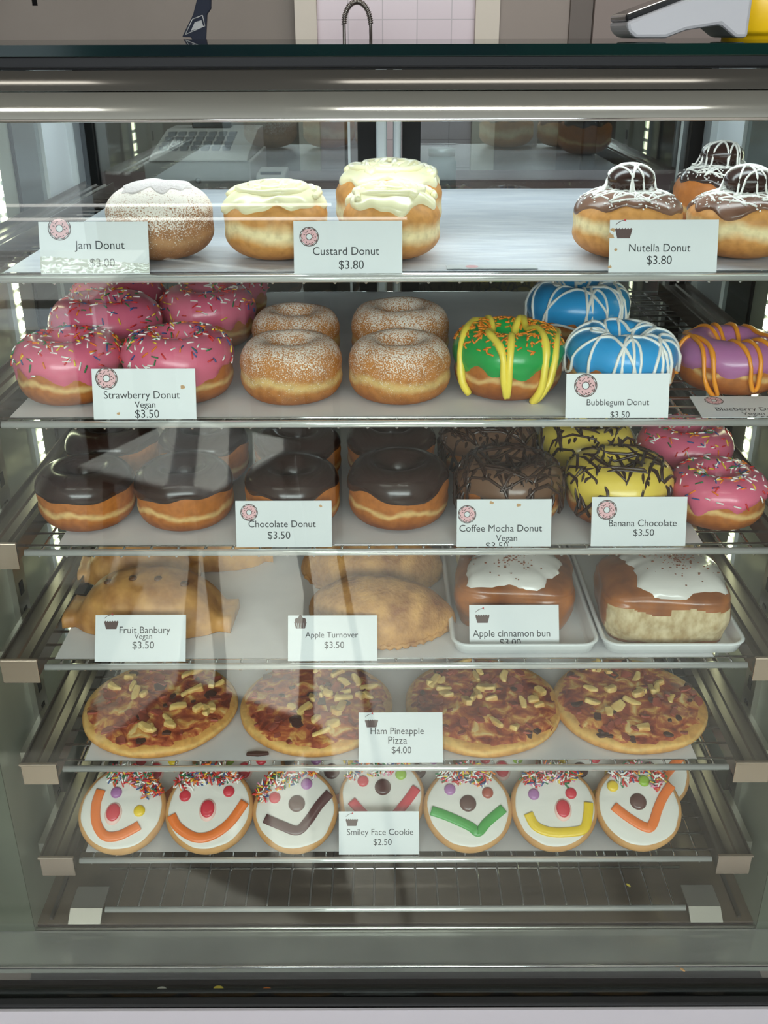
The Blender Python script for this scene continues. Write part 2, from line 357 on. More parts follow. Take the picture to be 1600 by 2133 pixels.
# sides: front part steel, rear posts
for sx, X in ((-1, XL), (1, XR)):
    x0, x1 = (X - .06, X) if sx < 0 else (X, X + .06)
    cp(MB().box((x0, -.012, ZD - .033), (x1, .285, CZ - .0142)), 'side_panel', steel_side)
    cp(MB().box((x0, .285, ZD - .05), (x1, .375, CZ - .0142)), 'side_panel', mat('side_pane', (120, 130, 128), .1, .6))
    cp(MB().box((min(X, X - sx * .002), .281, ZD), (max(X, X - sx * .002), .287, CZ - .02)), 'panel_seam', black)
    cp(MB().box((X - .004 if sx > 0 else X - .006, .375, ZD), (X + .006 if sx > 0 else X + .004, .465, CZ - .015)), 'rear_post', alub)
    cp(MB().box((X - .012 if sx > 0 else X - .004, .465, ZD), (X + .004 if sx > 0 else X + .012, .492, CZ - .015)), 'post_edge', alu)
    cp(MB().box((min(X, X - sx * .012), .34, CZ - .08), (max(X, X - sx * .012), .36, CZ - .045)), 'corner_knob', alu, .003)
    cp(MB().box((min(X, X + sx * .3), -.0135, ZD - .002), (max(X, X + sx * .3), -.0122, CZ - .0142)), 'side_jamb', mat('jamb_steel', (98, 103, 90), .35, .3, rgb2=(84, 89, 76), scale=8))
    # slotted upright that carries the shelves
    up = cp(MB().box((min(X, X - sx * .006), .085, ZD + .02), (max(X, X - sx * .006), .113, CZ - .05)), 'slotted_upright', steel)
    mb = MB()
    for i in range(26):
        z = ZD + .05 + i * .03
        if z < CZ - .08: mb.box((min(X - sx * .0055, X - sx * .0066), .0945, z), (max(X - sx * .0055, X - sx * .0066), .1035, z + .014))
    mb.build('slots', black, up)
    # LED strip upright on the wall
    ls = cp(MB().box((min(X, X - sx * .004), .212, ZD + .10), (max(X, X - sx * .004), .232, CZ - .05)), 'lamp_strip', alub)
    mb = MB()
    for i in range(46):
        z = ZD + .115 + i * .0148
        mb.box((min(X - sx * .003, X - sx * .0055), .217, z), (max(X - sx * .003, X - sx * .0055), .227, z + .010))
    mb.build('diode', mat('diode_glow', (244, 250, 206), emit=10), ls)
# rear: frame, mullions, two sliding doors
YR = .50
cp(MB().box((XL, YR, CZ - .058), (XR, YR + .05, CZ - .0142)), 'rear_header', black)
cp(MB().box((XL, YR, ZD), (XR, YR + .05, ZD + .03)), 'rear_sill', black)
for a, b in ((783, 806), (819, 836)):
    cp(MB().box((at(a, 320, Y=YR - .01).x, YR - .012, ZD), (at(b, 320, Y=YR - .01).x, YR + .02, CZ - .0142)), 'mullion', alu, .003)
for (px0, px1, nm) in ((160, 783, 'l'), (838, 1475, 'r')):
    x0 = max(at(px0, 320, Y=YR + .01).x, XL + .002); x1 = min(at(px1, 320, Y=YR + .01).x, XR - .002)
    fr = .022; y0, y1 = YR + .002, YR + .02; z0, z1 = ZD + .03, CZ - .055
    dr = cp(MB().box((x0, y0, z0), (x0 + fr, y1, z1)).box((x1 - fr, y0, z0), (x1, y1, z1)).box((x0 + fr, y0, z0), (x1 - fr, y1, z0 + fr)).box((x0 + fr, y0, z1 - .012), (x1 - fr, y1, z1)), 'sliding_door', black)
    MB().box((x0 + fr, y0 + .007, z0 + fr), (x1 - fr, y0 + .011, z1 - .012)).build('door_pane', pane_rear, dr)
    MB().box((x1 - fr - .012, y0 + .004, z0 + fr), (x1 - fr - .009, y0 + .006, z1 - .012)).build('seal', alu, dr)
# deck and front sill
cp(MB().box((XL, -.005, ZD - .006), (XR, .5, ZD)), 'deck', deckmat)
cp(MB().box((XL - .3, -.058, ZD - .012), (XR + .3, -.012, ZD - .003)), 'front_strip', stripmat)
cp(MB().tube([(XL - .3, -.011, ZD - .001), (XR + .3, -.011, ZD - .001)], .0016, 8), 'deck_lip', steel)
cp(MB().tube([(XL - .3, -.0585, ZD - .003), (XR + .3, -.0585, ZD - .003)], .0018, 8), 'strip_lip', chrome)
cp(MB().box((XL - .3, -.082, ZD - .03), (XR + .3, -.058, ZD - .022)), 'channel', mat('dark_channel', (52, 46, 42), .35))
cp(MB().box((XL - .3, -.098, ZD - .03), (XR + .3, -.0872, ZD - .011)).box((XL - .3, -.0812, ZD - .03), (XR + .3, -.076, ZD - .012)), 'gasket', rubber, .002)
cp(MB().box((XL - .3, -.17, 0.06), (XR + .3, -.0985, ZD - .010)), 'base_front', white_trim, .006)
cp(MB().box((XL, -.098, .06), (XR, .56, ZD - .034)), 'base', mat('base_white', (200, 198, 200), .5))
for sx, X in ((-1, XL), (1, XR)):
    cp(MB().box((min(X - sx * .012, X - sx * .016), .0, ZD), (max(X - sx * .012, X - sx * .016), .48, ZD + .003)), 'deck_groove', mat('groove_dark', (58, 50, 44), .5))
# ------------------------------------------------------------------ shelves
HK = [.1727 + .1212 * k for k in range(6)]
ZK = [CZ - h for h in HK]
SHELFNAME = ['top', 'second', 'third', 'fourth', 'fifth', 'sixth']
RX0, RX1 = CX - .330, CX + .330
def shelf(z, label, deck=False, depth=.47):
    t = thing('wire_shelf', label, 'shelf', (CX, 0, z), group='wire shelves in the case'); w = .330
    if deck: w = .312
    MB().tube([(-w, 0, 0), (w, 0, 0)], .0032, 12).build('front_rail', mat('rail_chrome', (236, 236, 234), .12, .6), t)
    mb = MB(); n = 27
    for i in range(n):
        x = -w + .012 + (2 * w - .024) * i / (n - 1); h_ = .0012 if deck else -.0014
        mb.tube([(x, -.001, -.0032), (x, .006, h_), (x, depth, h_)], .0013, 6)
    if deck:
        for y in (.06, .16, .26, .36, depth): mb.tube([(-w - .01, y, -.0022), (w + .01, y, -.0022)], .0018, 6)
    else:
        for i in range(20): mb.tube([(-w - .004, .012 + i * .0238, .0011), (w + .004, .012 + i * .0238, .0011)], .0013, 6)
    mb.build('wire_grid', chrome, t)
    for sx in (-1, 1):
        a, b = sorted((sx * (w + .003), sx * (w + .0375)))
        if deck: 
            MB().prism([(0, .002), (.03, .002), (.03, 0), (.0015, 0), (-.012, -.0085), (-.0135, -.007)], b - a, 'x', a).build('end_plate', mat('clip_steel', (200, 196, 188), .35, .8), t)
            continue
        zt = .019
        # folded channel with ridges, running front to back
        prof = [(0, 0), (.0345, 0), (.0345, zt), (.033, zt), (.033, zt - .004), (.022, zt - .005), (.021, zt - .003), (.0195, zt - .005), (.011, zt - .006), (.010, zt - .003), (.0085, zt - .006), (.0015, zt - .006), (.0015, zt - .002), (0, zt - .002)]
        poly = [(sx * (w + .003 + p), q - .004) for p, q in prof]
        MB().prism(poly, depth, 'y', -.008).build('side_channel', mat('channel_steel', (128, 118, 110), .25, .6, rgb2=(100, 92, 85), scale=14, stretch=(6, .6, 1)), t)
        MB().box((a, -.0105, -.011), (b, -.0088, zt - .005)).box((a - .001, -.0125, zt - .006), (b + .001, -.0088, zt - .0035)).build('end_plate', mat('plate_steel', (182, 162, 146), .25, .75), t, .0006)
        MB().box((min(sx * (w + .0375), sx * (w + .0493)), .02, -.012), (max(sx * (w + .0375), sx * (w + .0493)), .10, .004)).build('bracket', steel, t)
    return t
for k in range(6):
    shelf(ZK[k], SHELFNAME[k] + ' wire shelf from the top of the display case, ' + ['carrying the filled donuts', 'carrying sugared and iced donuts', 'carrying the chocolate and banana donuts', 'carrying pastries and trays', 'carrying the pizzas', 'carrying the smiling face cookies'][k])
ZBOT = CZ - .8490
shelf(ZBOT, 'empty wire rack lying on the bottom deck of the display case', deck=True)

def liner(k, x0, x1, y1, label, m=paper, y0=.0085, skew=0):
    z = ZK[k] + .0036; n, q = 24, 14; P = []
    for i in range(n + 1):
        row = []
        for j in range(q + 1):
            x = x0 + (x1 - x0) * i / n + skew * j / q; y = y0 + (y1 - y0) * j / q
            row.append((x, y, z +   .0003 * noise.noise(Vector((x * 18, y * 18, k))) * (1 if j else 0)))
        P.append(row)
    mb = MB().grid(P); mb.grid([[(a, b, c - .0004) for a, b, c in r] for r in P], flip=True)
    return tag(mb.build('paper_liner', m, fixn=False), label, 'paper', 'paper liners')
LT = .0042          # liner top above the rail centre
liner(0, -.300, .33, .47, 'glossy marked white paper lining the top shelf under the filled donuts', paper_wet)
liner(1, -.315, .228, .455, 'white paper lining the second shelf, ending left of the mauve donut')
liner(2, -.292, .285, .455, 'white paper lining the third shelf under the chocolate donuts')
liner(3, -.312, .312, .455, 'white paper lining the fourth shelf under the pastries')
liner(4, -.300, .312, .455, 'white paper lining the fifth shelf under the pizzas')
liner(5, -.315, .272, .455, 'white paper lining the sixth shelf under the face cookies')

# ------------------------------------------------------------------ donuts
def sgp(v, e): return math.copysign(abs(v) ** e, v)
class Ring:
    def __init__(s, R=.0485, hole=.0075, H=.050, e=2.35, seed=0, wob=.03):
        s.R0 = R * .56; s.a = R * .44; s.ai = R * .56 - hole; s.bu = H * .52; s.bl = H * .48; s.e = e; s.seed = seed; s.R = R; s.H = H; s.wob = wob; s.ring = True
    def P(s, th, ph):
        c, q = math.cos(ph), math.sin(ph)
        k = 1 + s.wob * noise.noise(Vector((math.cos(th) * 1.3, math.sin(th) * 1.3, s.seed * 3.7 + q * .4)))
        r = (s.R0 + (s.a * sgp(c, 2 / s.e) if c > 0 else s.ai * sgp(c, 2 / s.ei))) * k
        if c > 0: r *= 1 - .035 * math.exp(-(q / .16) ** 2)      # waist of the proof line
        z = s.bl + (s.bu if q > 0 else s.bl) * sgp(q, 2 / s.e)
        z *= 1 + s.wob * .8 * noise.noise(Vector((math.cos(th) * 1.1 + 9, math.sin(th) * 1.1, s.seed * 2.3)))
        return Vector((r * math.cos(th), r * math.sin(th), z))
    ei = 1.6
    def plan(s, u, v):
        r = math.hypot(u, v) * s.R; th = math.atan2(v, u)
        t = (r - s.R0) / (s.a if r > s.R0 else s.ai)
        if t > 1: return th, -(t - 1) * 1.6
        t = max(t, -.93)
        return th, math.acos(sgp(t, (s.e if t > 0 else s.ei) / 2))
    inner = PI * 1.02
class Bun(Ring):
    def __init__(s, R=.0475, H=.052, e=2.6, seed=0, wob=.03):
        s.R = R; s.R0 = 0; s.a = R; s.ai = R; s.bu = H * .5; s.bl = H * .5; s.e = e; s.seed = seed; s.H = H; s.wob = wob; s.ring = False
    inner = math.radians(88)
    def plan(s, u, v):
        r = math.hypot(u, v); th = math.atan2(v, u)
        if r > 1: return th, -(r - 1) * 1.6
        return th, math.acos(min(1, r ** (s.e / 2)))
def nrm(S, th, ph):
    d = .02
    a = S.P(th + d, ph) - S.P(th - d, ph); b = S.P(th, ph + d) - S.P(th, ph - d)
    n = a.cross(b); return n.normalized() if n.length > 1e-12 else Vector((0, 0, 1))
def dough(S, name, m, par):
    nt_, np_ = 56, 30; P = []
    if S.ring:
        P = [[S.P(2 * PI * i / nt_, 2 * PI * j / np_) for j in range(np_)] for i in range(nt_)]
        return MB().grid(P, wrapu=True, wrapv=True).build(name, m, par)
    phs = [math.radians(-87 + 174 * j / np_) for j in range(np_ + 1)]
    P = [[S.P(2 * PI * i / nt_, p) for p in phs] for i in range(nt_)]
    mb = MB().grid(P, wrapu=True); n = np_ + 1
    mb.f += [[i * n for i in range(nt_)], [i * n + np_ for i in range(nt_)]]; mb.m += [0, 0]; mb.sm += [True, True]
    return mb.build(name, m, par)
def icing(S, name, m, par, low=.1, amp=.25, t=.0022, freq=2.2, wav=0):
    nt_, np_ = 84, 26; P = []
    for i in range(nt_):
        th = 2 * PI * i / nt_; row = []
        ph1 = low + amp * noise.noise(Vector((math.cos(th) * freq, math.sin(th) * freq, S.seed * 5.1 + 2)))
        ph0 = S.inner
        for j in range(np_ + 1):
            s = j / np_; ph = ph0 + (ph1 - ph0) * s
            off = t * (1 - s ** 14) + .0002
            if S.ring: off *= 1 - (1 - s) ** 14
            if j == np_: off = -.0008
            p = S.P(th, ph)
            if wav: off += wav * (noise.noise(p * 90 + Vector((S.seed, 0, 0)))) * (1 if 0 < j < np_ else 0)
            row.append(p + nrm(S, th, ph) * off)
        P.append(row)
    mb = MB().grid(P, wrapu=True)
    if not S.ring:
        n = np_ + 1; mb.f.append([i * n for i in range(nt_)]); mb.m.append(0); mb.sm.append(True)
    return mb.build(name, m, par)
def on(S, u, v, off):
    th, ph = S.plan(u, v); return S.P(th, ph) + nrm(S, th, ph) * off
def resamp(pts, n):
    # Catmull-Rom through the plan points
    out = []; k = len(pts)
    for i in range(k - 1):
        p0, p1, p2, p3 = pts[max(i - 1, 0)], pts[i], pts[i + 1], pts[min(i + 2, k - 1)]
        for q in range(n):
            t = q / n
            out.append(tuple(.5 * (2 * p1[d] + (p2[d] - p0[d]) * t + (2 * p0[d] - 5 * p1[d] + 4 * p2[d] - p3[d]) * t * t + (3 * p1[d] - p0[d] - 3 * p2[d] + p3[d]) * t ** 3) for d in (0, 1)))
    out.append(tuple(pts[-1][:2])); return out
def drizzle(S, paths, name, m, par, r=.0016, off=.0022, seg=6, lift=.4):
    mb = MB()
    for pts in paths:
        q = [on(S, u, v, off + r * lift) for u, v in resamp(pts, seg)]
        mb.tube(q, [r * (.85 + .35 * (noise.noise(p * 70) + .3)) for p in q], 7)
    return mb.build(name, m, par)
def zigzag(n, amp=1.0, ang=0, jit=.1, rr=None, curl=0):
    rr = rr or rnd; pts = []
    for i in range(n + 1):
        x = -1 + 2 * i / n + rr.uniform(-jit, jit) * .5
        y = (1 if i % 2 else -1) * (amp * math.sqrt(max(.12, 1.05 - min(1, x * x))) + rr.uniform(-jit, jit))
        pts.append((x * math.cos(ang) - y * math.sin(ang), x * math.sin(ang) + y * math.cos(ang)))
    return pts
def sprinkles(S, n, name, mats, par, rr, lo=0.2, hi=2.3, off=.0026, L=.0052, r=.00062, bias=None):
    mb = MB()
    for _ in range(n):
        th = rr.uniform(0, 2 * PI)
        ph = rr.uniform(lo, hi)
        if bias: th = rr.gauss(bias, 1.0)
        p = S.P(th, ph); N = nrm(S, th, ph)
        if N.dot(p - Vector((0, 0, S.H * .45))) < 0 and not S.ring: N = -N
        T = N.orthogonal().normalized(); B = N.cross(T); a = rr.uniform(0, 2 * PI)
        d = (T * math.cos(a) + B * math.sin(a) + N * rr.uniform(-.12, .25)).normalized(); l = L * rr.uniform(.6, 1.1) / 2
        c = p + N * (off + r * .5)
        mb.tube([c - d * l, c + N * r * .3, c + d * l], r, 5, rr.choice([0, 0, 0, 1, 1, 2, 3, 4, 5]) if len(mats) > 5 else rr.randrange(len(mats)))
    return mb.build(name, mats, par, kind='stuff', fixn=False)

def box_place(x0, x1, ybot, k, rfac=.80, zoff=LT):
    """centre on the shelf and radius of a round thing from where it is seen"""
    z = ZK[k] + zoff
    f = at((x0 + x1) / 2, ybot, Z=z + .002)
    R = .047
    for _ in range(4):
        y = f.y + R * rfac
        zc = proj((f.x, y, z + .02))[2]
        R = (x1 - x0) / 2 / F * zc
    c = at((x0 + x1) / 2, 1000, Y=0)
    px = (x0 + x1) / 2
    # X so that the centre at mid height projects to px
    X = f.x
    for _ in range(5):
        X += (px - proj((X, y, z + .025))[0]) / F * zc
    return (X, y, z), R
NSEED = [0]; PLACED = []
def donut(kind, x0, x1, ybot, k, label, group, rz=None, tilt=0, H=None, raise_=0, rscale=1):
    NSEED[0] += 1; sd = NSEED[0]; rr = random.Random(sd * 13 + 5)
    loc, R = box_place(x0, x1, ybot, k); R *= rscale
    Y = loc[1]
    if kind != 'purple': Y = max(Y, R * 1.02 + .0145)
    for (X2, Y2, R2, k2) in PLACED:
        if k2 == k and math.hypot(loc[0] - X2, Y - Y2) < (R + R2) * 1.0 and Y >= Y2 - .01:
            dx = abs(loc[0] - X2); need = math.sqrt(max(0, ((R + R2) * 1.0) ** 2 - dx * dx)); 
            if dx < (R + R2) * .85: Y = max(Y, Y2 + need)
    if 'far left' in label or 'left of the second' in label or 'at far left' in label or x0 < 80: loc = (max(CX - .333 + R * .93, min(CX + .333 - R * .93, loc[0])), loc[1], loc[2])
    PLACED.append((loc[0], Y, R, k))
    loc = (loc[0], Y, loc[2] + raise_)
    ring = kind not in ('jam', 'custard', 'nut')
    nm = {'jam': 'jam_donut', 'custard': 'custard_donut', 'nut': 'filled_donut'}.get(kind, 'ring_donut')
    t = thing(nm, label, 'donut', loc, rr.uniform(-.5, .5) if rz is None else rz, group)
    if tilt: t.rotation_euler = (tilt, 0, 0); t.location.z += abs(math.sin(tilt)) * R * .55
    S = Ring(R / 1.07, R * .22, H or R * 1.06, seed=sd) if ring else Bun(R / 1.07, H or R * 1.12, seed=sd)
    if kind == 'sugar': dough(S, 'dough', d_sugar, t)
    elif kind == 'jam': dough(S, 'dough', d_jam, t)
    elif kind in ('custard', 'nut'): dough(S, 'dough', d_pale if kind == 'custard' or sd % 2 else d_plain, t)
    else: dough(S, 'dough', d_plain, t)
    if kind == 'jam':
        icing(S, 'sugar_crust', mat('sugar_crust', (206, 196, 194), .85, bump=.8, bscale=500), t, low=.95, amp=.35, t=.0010, wav=.0012)
    if kind == 'pink':
        icing(S, 'icing', i_pink, t, low=-.05, amp=.55, t=.0026, freq=2.6)
        sprinkles(S, 190, 'sprinkles', SPR, t, rr, L=.0068, r=.0007)
    if kind == 'choc': icing(S, 'icing', i_choc, t, low=.3, amp=.35, t=.0022, freq=1.6)
    if kind == 'blue':
        icing(S, 'icing', i_blue, t, low=-.05, amp=.4, t=.0026)
        a0 = rr.uniform(0, 1)
        paths = []
        for i in range(4):
            a = a0 + i * PI / 4
            paths.append([(math.cos(a) * q, math.sin(a) * q) for q in (-1.06, -.75, -.45, 0, .45, .75, 1.06)])
        for rad in (.5, .85):
            paths.append([(rad * (1 + .22 * math.sin(4 * b + a0)) * math.cos(b), rad * (1 + .22 * math.sin(4 * b + a0)) * math.sin(b)) for b in [2 * PI * i / 24 for i in range(25)]])
        paths.append([(-.9, -.5), (-.4, -.95), (0, -.7), (.1, -1.0), (-.2, -1.06), (0, -.55), (.5, -.7), (.8, -.9), (.6, -.98), (.5, -.6), (1.0, -.25)])
        drizzle(S, paths, 'drizzle', dr_white, t, r=.0015, off=.0025)
    if kind == 'green':
        icing(S, 'icing', i_green, t, low=-.02, amp=.4, t=.0026)
        sprinkles(S, 420, 'sprinkles', [spr_or, SPR[2]], t, rr, lo=.6, hi=2.2, L=.0058, r=.0008)
        paths = [[(-.95, -.75), (-.8, -.2), (-.6, .4), (-.35, .75), (-.3, .3), (-.42, -.4), (-.2, -.9), (-.12, -1.15), (-.05, -.75), (.05, -.1), (.25, .55), (.3, .75), (.35, .3), (.5, -.3), (.55, -1.0), (.6, -1.1), (.72, -.6), (.85, .0), (.8, .4)]]
        drizzle(S, paths, 'drizzle', dr_yel, t, r=.0034, off=.0026, seg=8, lift=.1)
    if kind == 'purple':
        icing(S, 'icing', i_purple, t, low=-.05, amp=.3, t=.0026)
        drizzle(S, [[(-1.08, -.15), (-.8, .0), (-.62, -.45), (-.55, -1.03), (-.68, -1.0), (-.7, -.5), (-.78, .35), (-.45, .75), (-.3, .2), (-.2, -.4), (.05, -1.03), (.2, -1.05), (.12, -.6), (-.1, .1), (-.15, .8), (.1, .85), (.2, .3), (.3, -.4), (.6, -.98), (.72, -.8), (.55, -.1), (.4, .7), (.7, .6), (.9, -.2)]], 'drizzle', dr_or, t, r=.0022, off=.0025, seg=8)
    if kind in ('mocha', 'banana'):
        icing(S, 'icing', i_moch if kind == 'mocha' else i_ban, t, low=-.08 if kind == 'banana' else .1, amp=.2, t=.0026)
        paths = [zigzag(13, .95, .25, .22, rr), zigzag(11, .95, -.5, .25, rr), zigzag(10, .9, 1.2, .25, rr)]
        if kind == 'mocha': paths += [zigzag(14, .95, .0, .25, rr), zigzag(12, .95, -.9, .25, rr)]
        drizzle(S, paths, 'drizzle', dr_choc, t, r=.0016 if kind == 'banana' else .0017, off=.0026, seg=5)
    if kind == 'custard':
        icing(S, 'icing', i_cust, t, low=.62, amp=.5, t=.0042, freq=2.4, wav=.002)
        drizzle(S, [[(.8 * math.cos(a) * (1 - .09 * a / 2), .8 * math.sin(a) * (1 - .09 * a / 2) * .9) for a in [i * .5 for i in range(34)]], [(a_ * .72, b_ * .8) for a_, b_ in zigzag(6, .7, .4, .15, rr)]], 'swirl', i_cust, t, r=.0034, off=.0040, lift=.15)
    if kind == 'nut':
        icing(S, 'icing', i_nut if sd % 2 else i_choc, t, low=.5, amp=.4, t=.0024)
        sprinkles(S, 260, 'sugar_dust', [powder], t, rr, lo=.55, hi=1.5, off=.0022, L=.0016, r=.0006)
        zt = S.P(0, math.radians(85)).z
        bl = MB().lathe([(.0005 + .0190 * math.sin(a), .0100 - .0115 * math.cos(a)) for a in [PI * .02 + PI * .96 * i / 12 for i in range(13)]], 24, c=(0, 0, zt)).build('truffle', i_choc, t)
        mb = MB()
        for q in range(9):
            a = rr.uniform(0, PI); o = rr.uniform(-.013, .013); pts = []
            for i in range(15):
                s = -1.25 + 2.5 * i / 14; u = s * .019
                d = math.hypot(u, o)
                h = .0100 + .0115 * math.sqrt(max(0, 1 - (d / .0190) ** 2)) if d < .0188 else max(.001, .0108 - (d - .0188) * 5.0)
                h += .0006
                pts.append((u * math.cos(a) - o * math.sin(a), u * math.sin(a) + o * math.cos(a), zt + h))
            mb.tube(pts, .00095, 6)
        mb.build('truffle_drizzle', dr_white, t)
        drizzle(S, [[(a_ * .72, b_ * .72) for a_, b_ in zigzag(9, .9, q_, .2, rr)] for q_ in (.3, 1.3, 2.2)], 'drizzle', dr_white, t, r=.0009, off=.0025)
    return t

donut('jam', 205, 448, 560, 0, 'sugar dusted round jam donut without a hole, at left of the top shelf', 'filled donuts on the top shelf', H=.060)
donut('custard', 448, 690, 566, 0, 'cream iced custard donut beside the sugared jam donut, alone in its row', 'filled donuts on the top shelf', H=.054)
donut('custard', 702, 930, 566, 0, 'front cream iced custard donut at the right edge of the custard card', 'filled donuts on the top shelf', H=.053)
donut('custard', 692, 930, 506, 0, 'cream iced custard donut standing at the back, behind another one', 'filled donuts on the top shelf', H=.060)
donut('nut', 1197, 1450, 566, 0, 'chocolate iced donut with drizzled truffle, left front of the three truffle donuts', 'truffle topped donuts', H=.052)
donut('nut', 1392, 1590, 492, 0, 'brown iced donut with drizzled truffle, standing behind the other two truffle donuts', 'truffle topped donuts', H=.058)
donut('nut', 1455, 1712, 572, 0, 'chocolate iced truffle donut cut off by the right edge, right of its card', 'truffle topped donuts', H=.050)
G = 'pink sprinkle donuts at left of the second shelf'
donut('pink', 10, 246, 862, 1, 'pink sprinkle donut in the front row at far left of the second shelf', G)
donut('pink', 246, 490, 858, 1, 'pink sprinkle donut in the front row behind the strawberry card', G)
donut('pink', 66, 308, 778, 1, 'pink sprinkle donut in the middle row, the left one', G)
donut('pink', 303, 522, 772, 1, 'pink sprinkle donut in the middle row, beside the sugared donuts', G)
donut('pink', 148, 352, 706, 1, 'pink sprinkle donut in the back row, the left one', G)
donut('pink', 354, 553, 704, 1, 'pink sprinkle donut in the back row, beside the sugared donuts', G)
G = 'sugared ring donuts on the second shelf'
donut('sugar', 487, 720, 862, 1, 'sugared ring donut in front, beside the pink donuts', G)
donut('sugar', 716, 949, 862, 1, 'sugared ring donut in front, beside the green donut', G)
donut('sugar', 517, 717, 768, 1, 'sugared ring donut at the back, beside the pink donuts', G)
donut('sugar', 722, 944, 772, 1, 'sugared ring donut at the back, towards the green donut', G)
donut('green', 936, 1178, 838, 1, 'green iced ring donut with yellow zigzag and orange sprinkles', 'colourful ring donuts', rz=0)
donut('blue', 1172, 1412, 842, 1, 'front blue iced ring donut behind the bubblegum card', 'colourful ring donuts', rz=0)
donut('blue', 1092, 1310, 728, 1, 'back blue iced ring donut with white web of icing', 'colourful ring donuts')
donut('purple', 1405, 1640, 826, 1, 'mauve iced ring donut with orange zigzag at right edge', 'colourful ring donuts', rz=0, H=.044)
G = 'chocolate iced ring donuts on the third shelf'
donut('choc', 55, 272, 1124, 2, 'glossy chocolate ring donut in front at far left of the third shelf', G)
donut('choc', 272, 492, 1122, 2, 'chocolate ring donut in the front row, second from the left', G)
donut('choc', 500, 716, 1120, 2, 'chocolate ring donut in front behind the chocolate donut card', G)
donut('choc', 716, 946, 1122, 2, 'chocolate ring donut in front, right of the chocolate donut card', G)
donut('choc', 112, 322, 1036, 2, 'chocolate ring donut in the back row at far left of the third shelf', G)
donut('choc', 322, 524, 1030, 2, 'chocolate ring donut in the back row, second from the left', G)
donut('choc', 522, 716, 1028, 2, 'chocolate ring donut in the back row, second from the mocha donuts', G)
donut('choc', 714, 916, 1028, 2, 'chocolate ring donut in the back row next to the mocha donut', G)
donut('mocha', 945, 1178, 1112, 2, 'front brown ring donut with dark chocolate drizzle behind the mocha card', 'drizzled donuts on the third shelf')
donut('mocha', 914, 1124, 1028, 2, 'back brown ring donut with dark chocolate drizzle', 'drizzled donuts on the third shelf')
donut('banana', 1172, 1402, 1108, 2, 'front yellow iced donut with chocolate drizzle behind the banana card', 'drizzled donuts on the third shelf')
donut('banana', 1122, 1328, 1026, 2, 'back yellow iced donut with chocolate drizzle', 'drizzled donuts on the third shelf')
donut('pink', 1396, 1606, 1118, 2, 'front pink sprinkle donut at right end of the third shelf', 'pink donuts on the third shelf', H=.046)
donut('pink', 1324, 1528, 1024, 2, 'back pink sprinkle donut at right end of the third shelf', 'pink donuts on the third shelf')

# ------------------------------------------------------------------ pastries
def pastry(L, W, H, kind, seed, m, name, label, loc, rz, group):
    t = thing(name, label, 'pastry', loc, rz, group); nu, nv = 56, 30; top = []
    def outline(u):           # u -1..1  -> half widths (front, back)
        if kind == 'turnover':
            w = (1 - abs(u) ** 2.1) ** .75 if abs(u) < 1 else 0
            return .58 * w * W + .001, .42 * w * W + .001
        body = max(0, 1 - (abs(u) / .84) ** 2.8) ** .8 if abs(u) < .84 else 0
        hw = W * (.27 + .25 * body + (.05 * max(0, abs(u) - .8) / .2) + .008 * math.sin(u * 17 + seed))
        return hw, hw
    def height(u, v):
        if kind == 'turnover':
            e = max(0, 1 - abs(u) ** 2.2) ** .6
            q = abs(v)
            return H * e * (max(0, 1 - q ** 2.4) ** .55) * .9 + H * .14
        body = max(0, 1 - (abs(u) / .84) ** 2.8) ** .8 if abs(u) < .84 else 0
        h = H * (body * max(0, 1 - abs(v) ** 2.4) ** .5 * .72 + .24 * max(0, 1 - abs(v) ** 6) ** .4 + .03)
        return h
    for i in range(nu + 1):
        u = -1 + 2 * i / nu; f, b = outline(u); row = []
        for j in range(nv + 1):
            v = -1 + 2 * j / nv; x = u * L / 2; y = v * (b if v > 0 else f)
            if kind == 'turnover': y += .12 * W * (u * u - .4)
            n = noise.noise(Vector((x * 30, y * 30, seed * 3.1))) * .0022 + noise.noise(Vector((x * 90, y * 90, seed))) * .0008
            z = height(u, v) + n * (1 if abs(v) < .99 else .2)
            if kind == 'banbury' and abs(u) < .6:
                for q in (-.45, -.15, .15, .45):
                    z -= .004 * math.exp(-((u - q - .05 * v) / .022) ** 2 - (v / .3) ** 2)
            row.append((x, y, max(.001, z)))
        top.append(row)
    mb = MB().grid(top)
    # rounded rim and flat underside
    bot = [[(x, y * .96, .0) for x, y, z in r] for r in top]
    mb.grid(bot, flip=True)
    n1 = nv + 1; o2 = (nu + 1) * n1
    ring = [i * n1 for i in range(nu + 1)] + [nu * n1 + j for j in range(1, nv + 1)] + [i * n1 + nv for i in range(nu - 1, -1, -1)] + [j for j in range(nv - 1, 0, -1)]
    for a, b in zip(ring, ring[1:] + ring[:1]):
        mb.f.append([a, b, b + o2, a + o2]); mb.m.append(0); mb.sm.append(True)
    mb.build('crust', m, t)
    if kind == 'banbury':
        fl = MB()
        for q in (-.45, -.15, .15, .45):
            fl.lathe([(.0005, .0), (.0046, .001), (.0036, .0026), (.0005, .003)], 10, c=(q * L / 2, -.10 * W, height(q, -.2) - .0022))
        fl.build('fruit_filling', mat('dark_fruit', (96, 60, 34), .35), t)
    if kind == 'turnover':
        cr = MB(); pts = []
        for i in range(3, 62):
            u = -1 + 2 * i / 64; f, b = outline(u); pts.append((u * L / 2, -f * .99 + .12 * W * (u * u - .4), .0035 + .0012 * math.sin(i * 1.9)))
        cr.tube(pts, [.0026 + .0008 * math.sin(i * 2.1) for i in range(len(pts))], 7); cr.build('crimped_edge', m, t)
    return t
def px_span(x0, x1, ybot, k, zoff=LT):
    z = ZK[k] + zoff; a = at(x0, ybot, Z=z); b = at(x1, ybot, Z=z)
    return a, b, z
a, b, z = px_span(105, 475, 1338, 3)
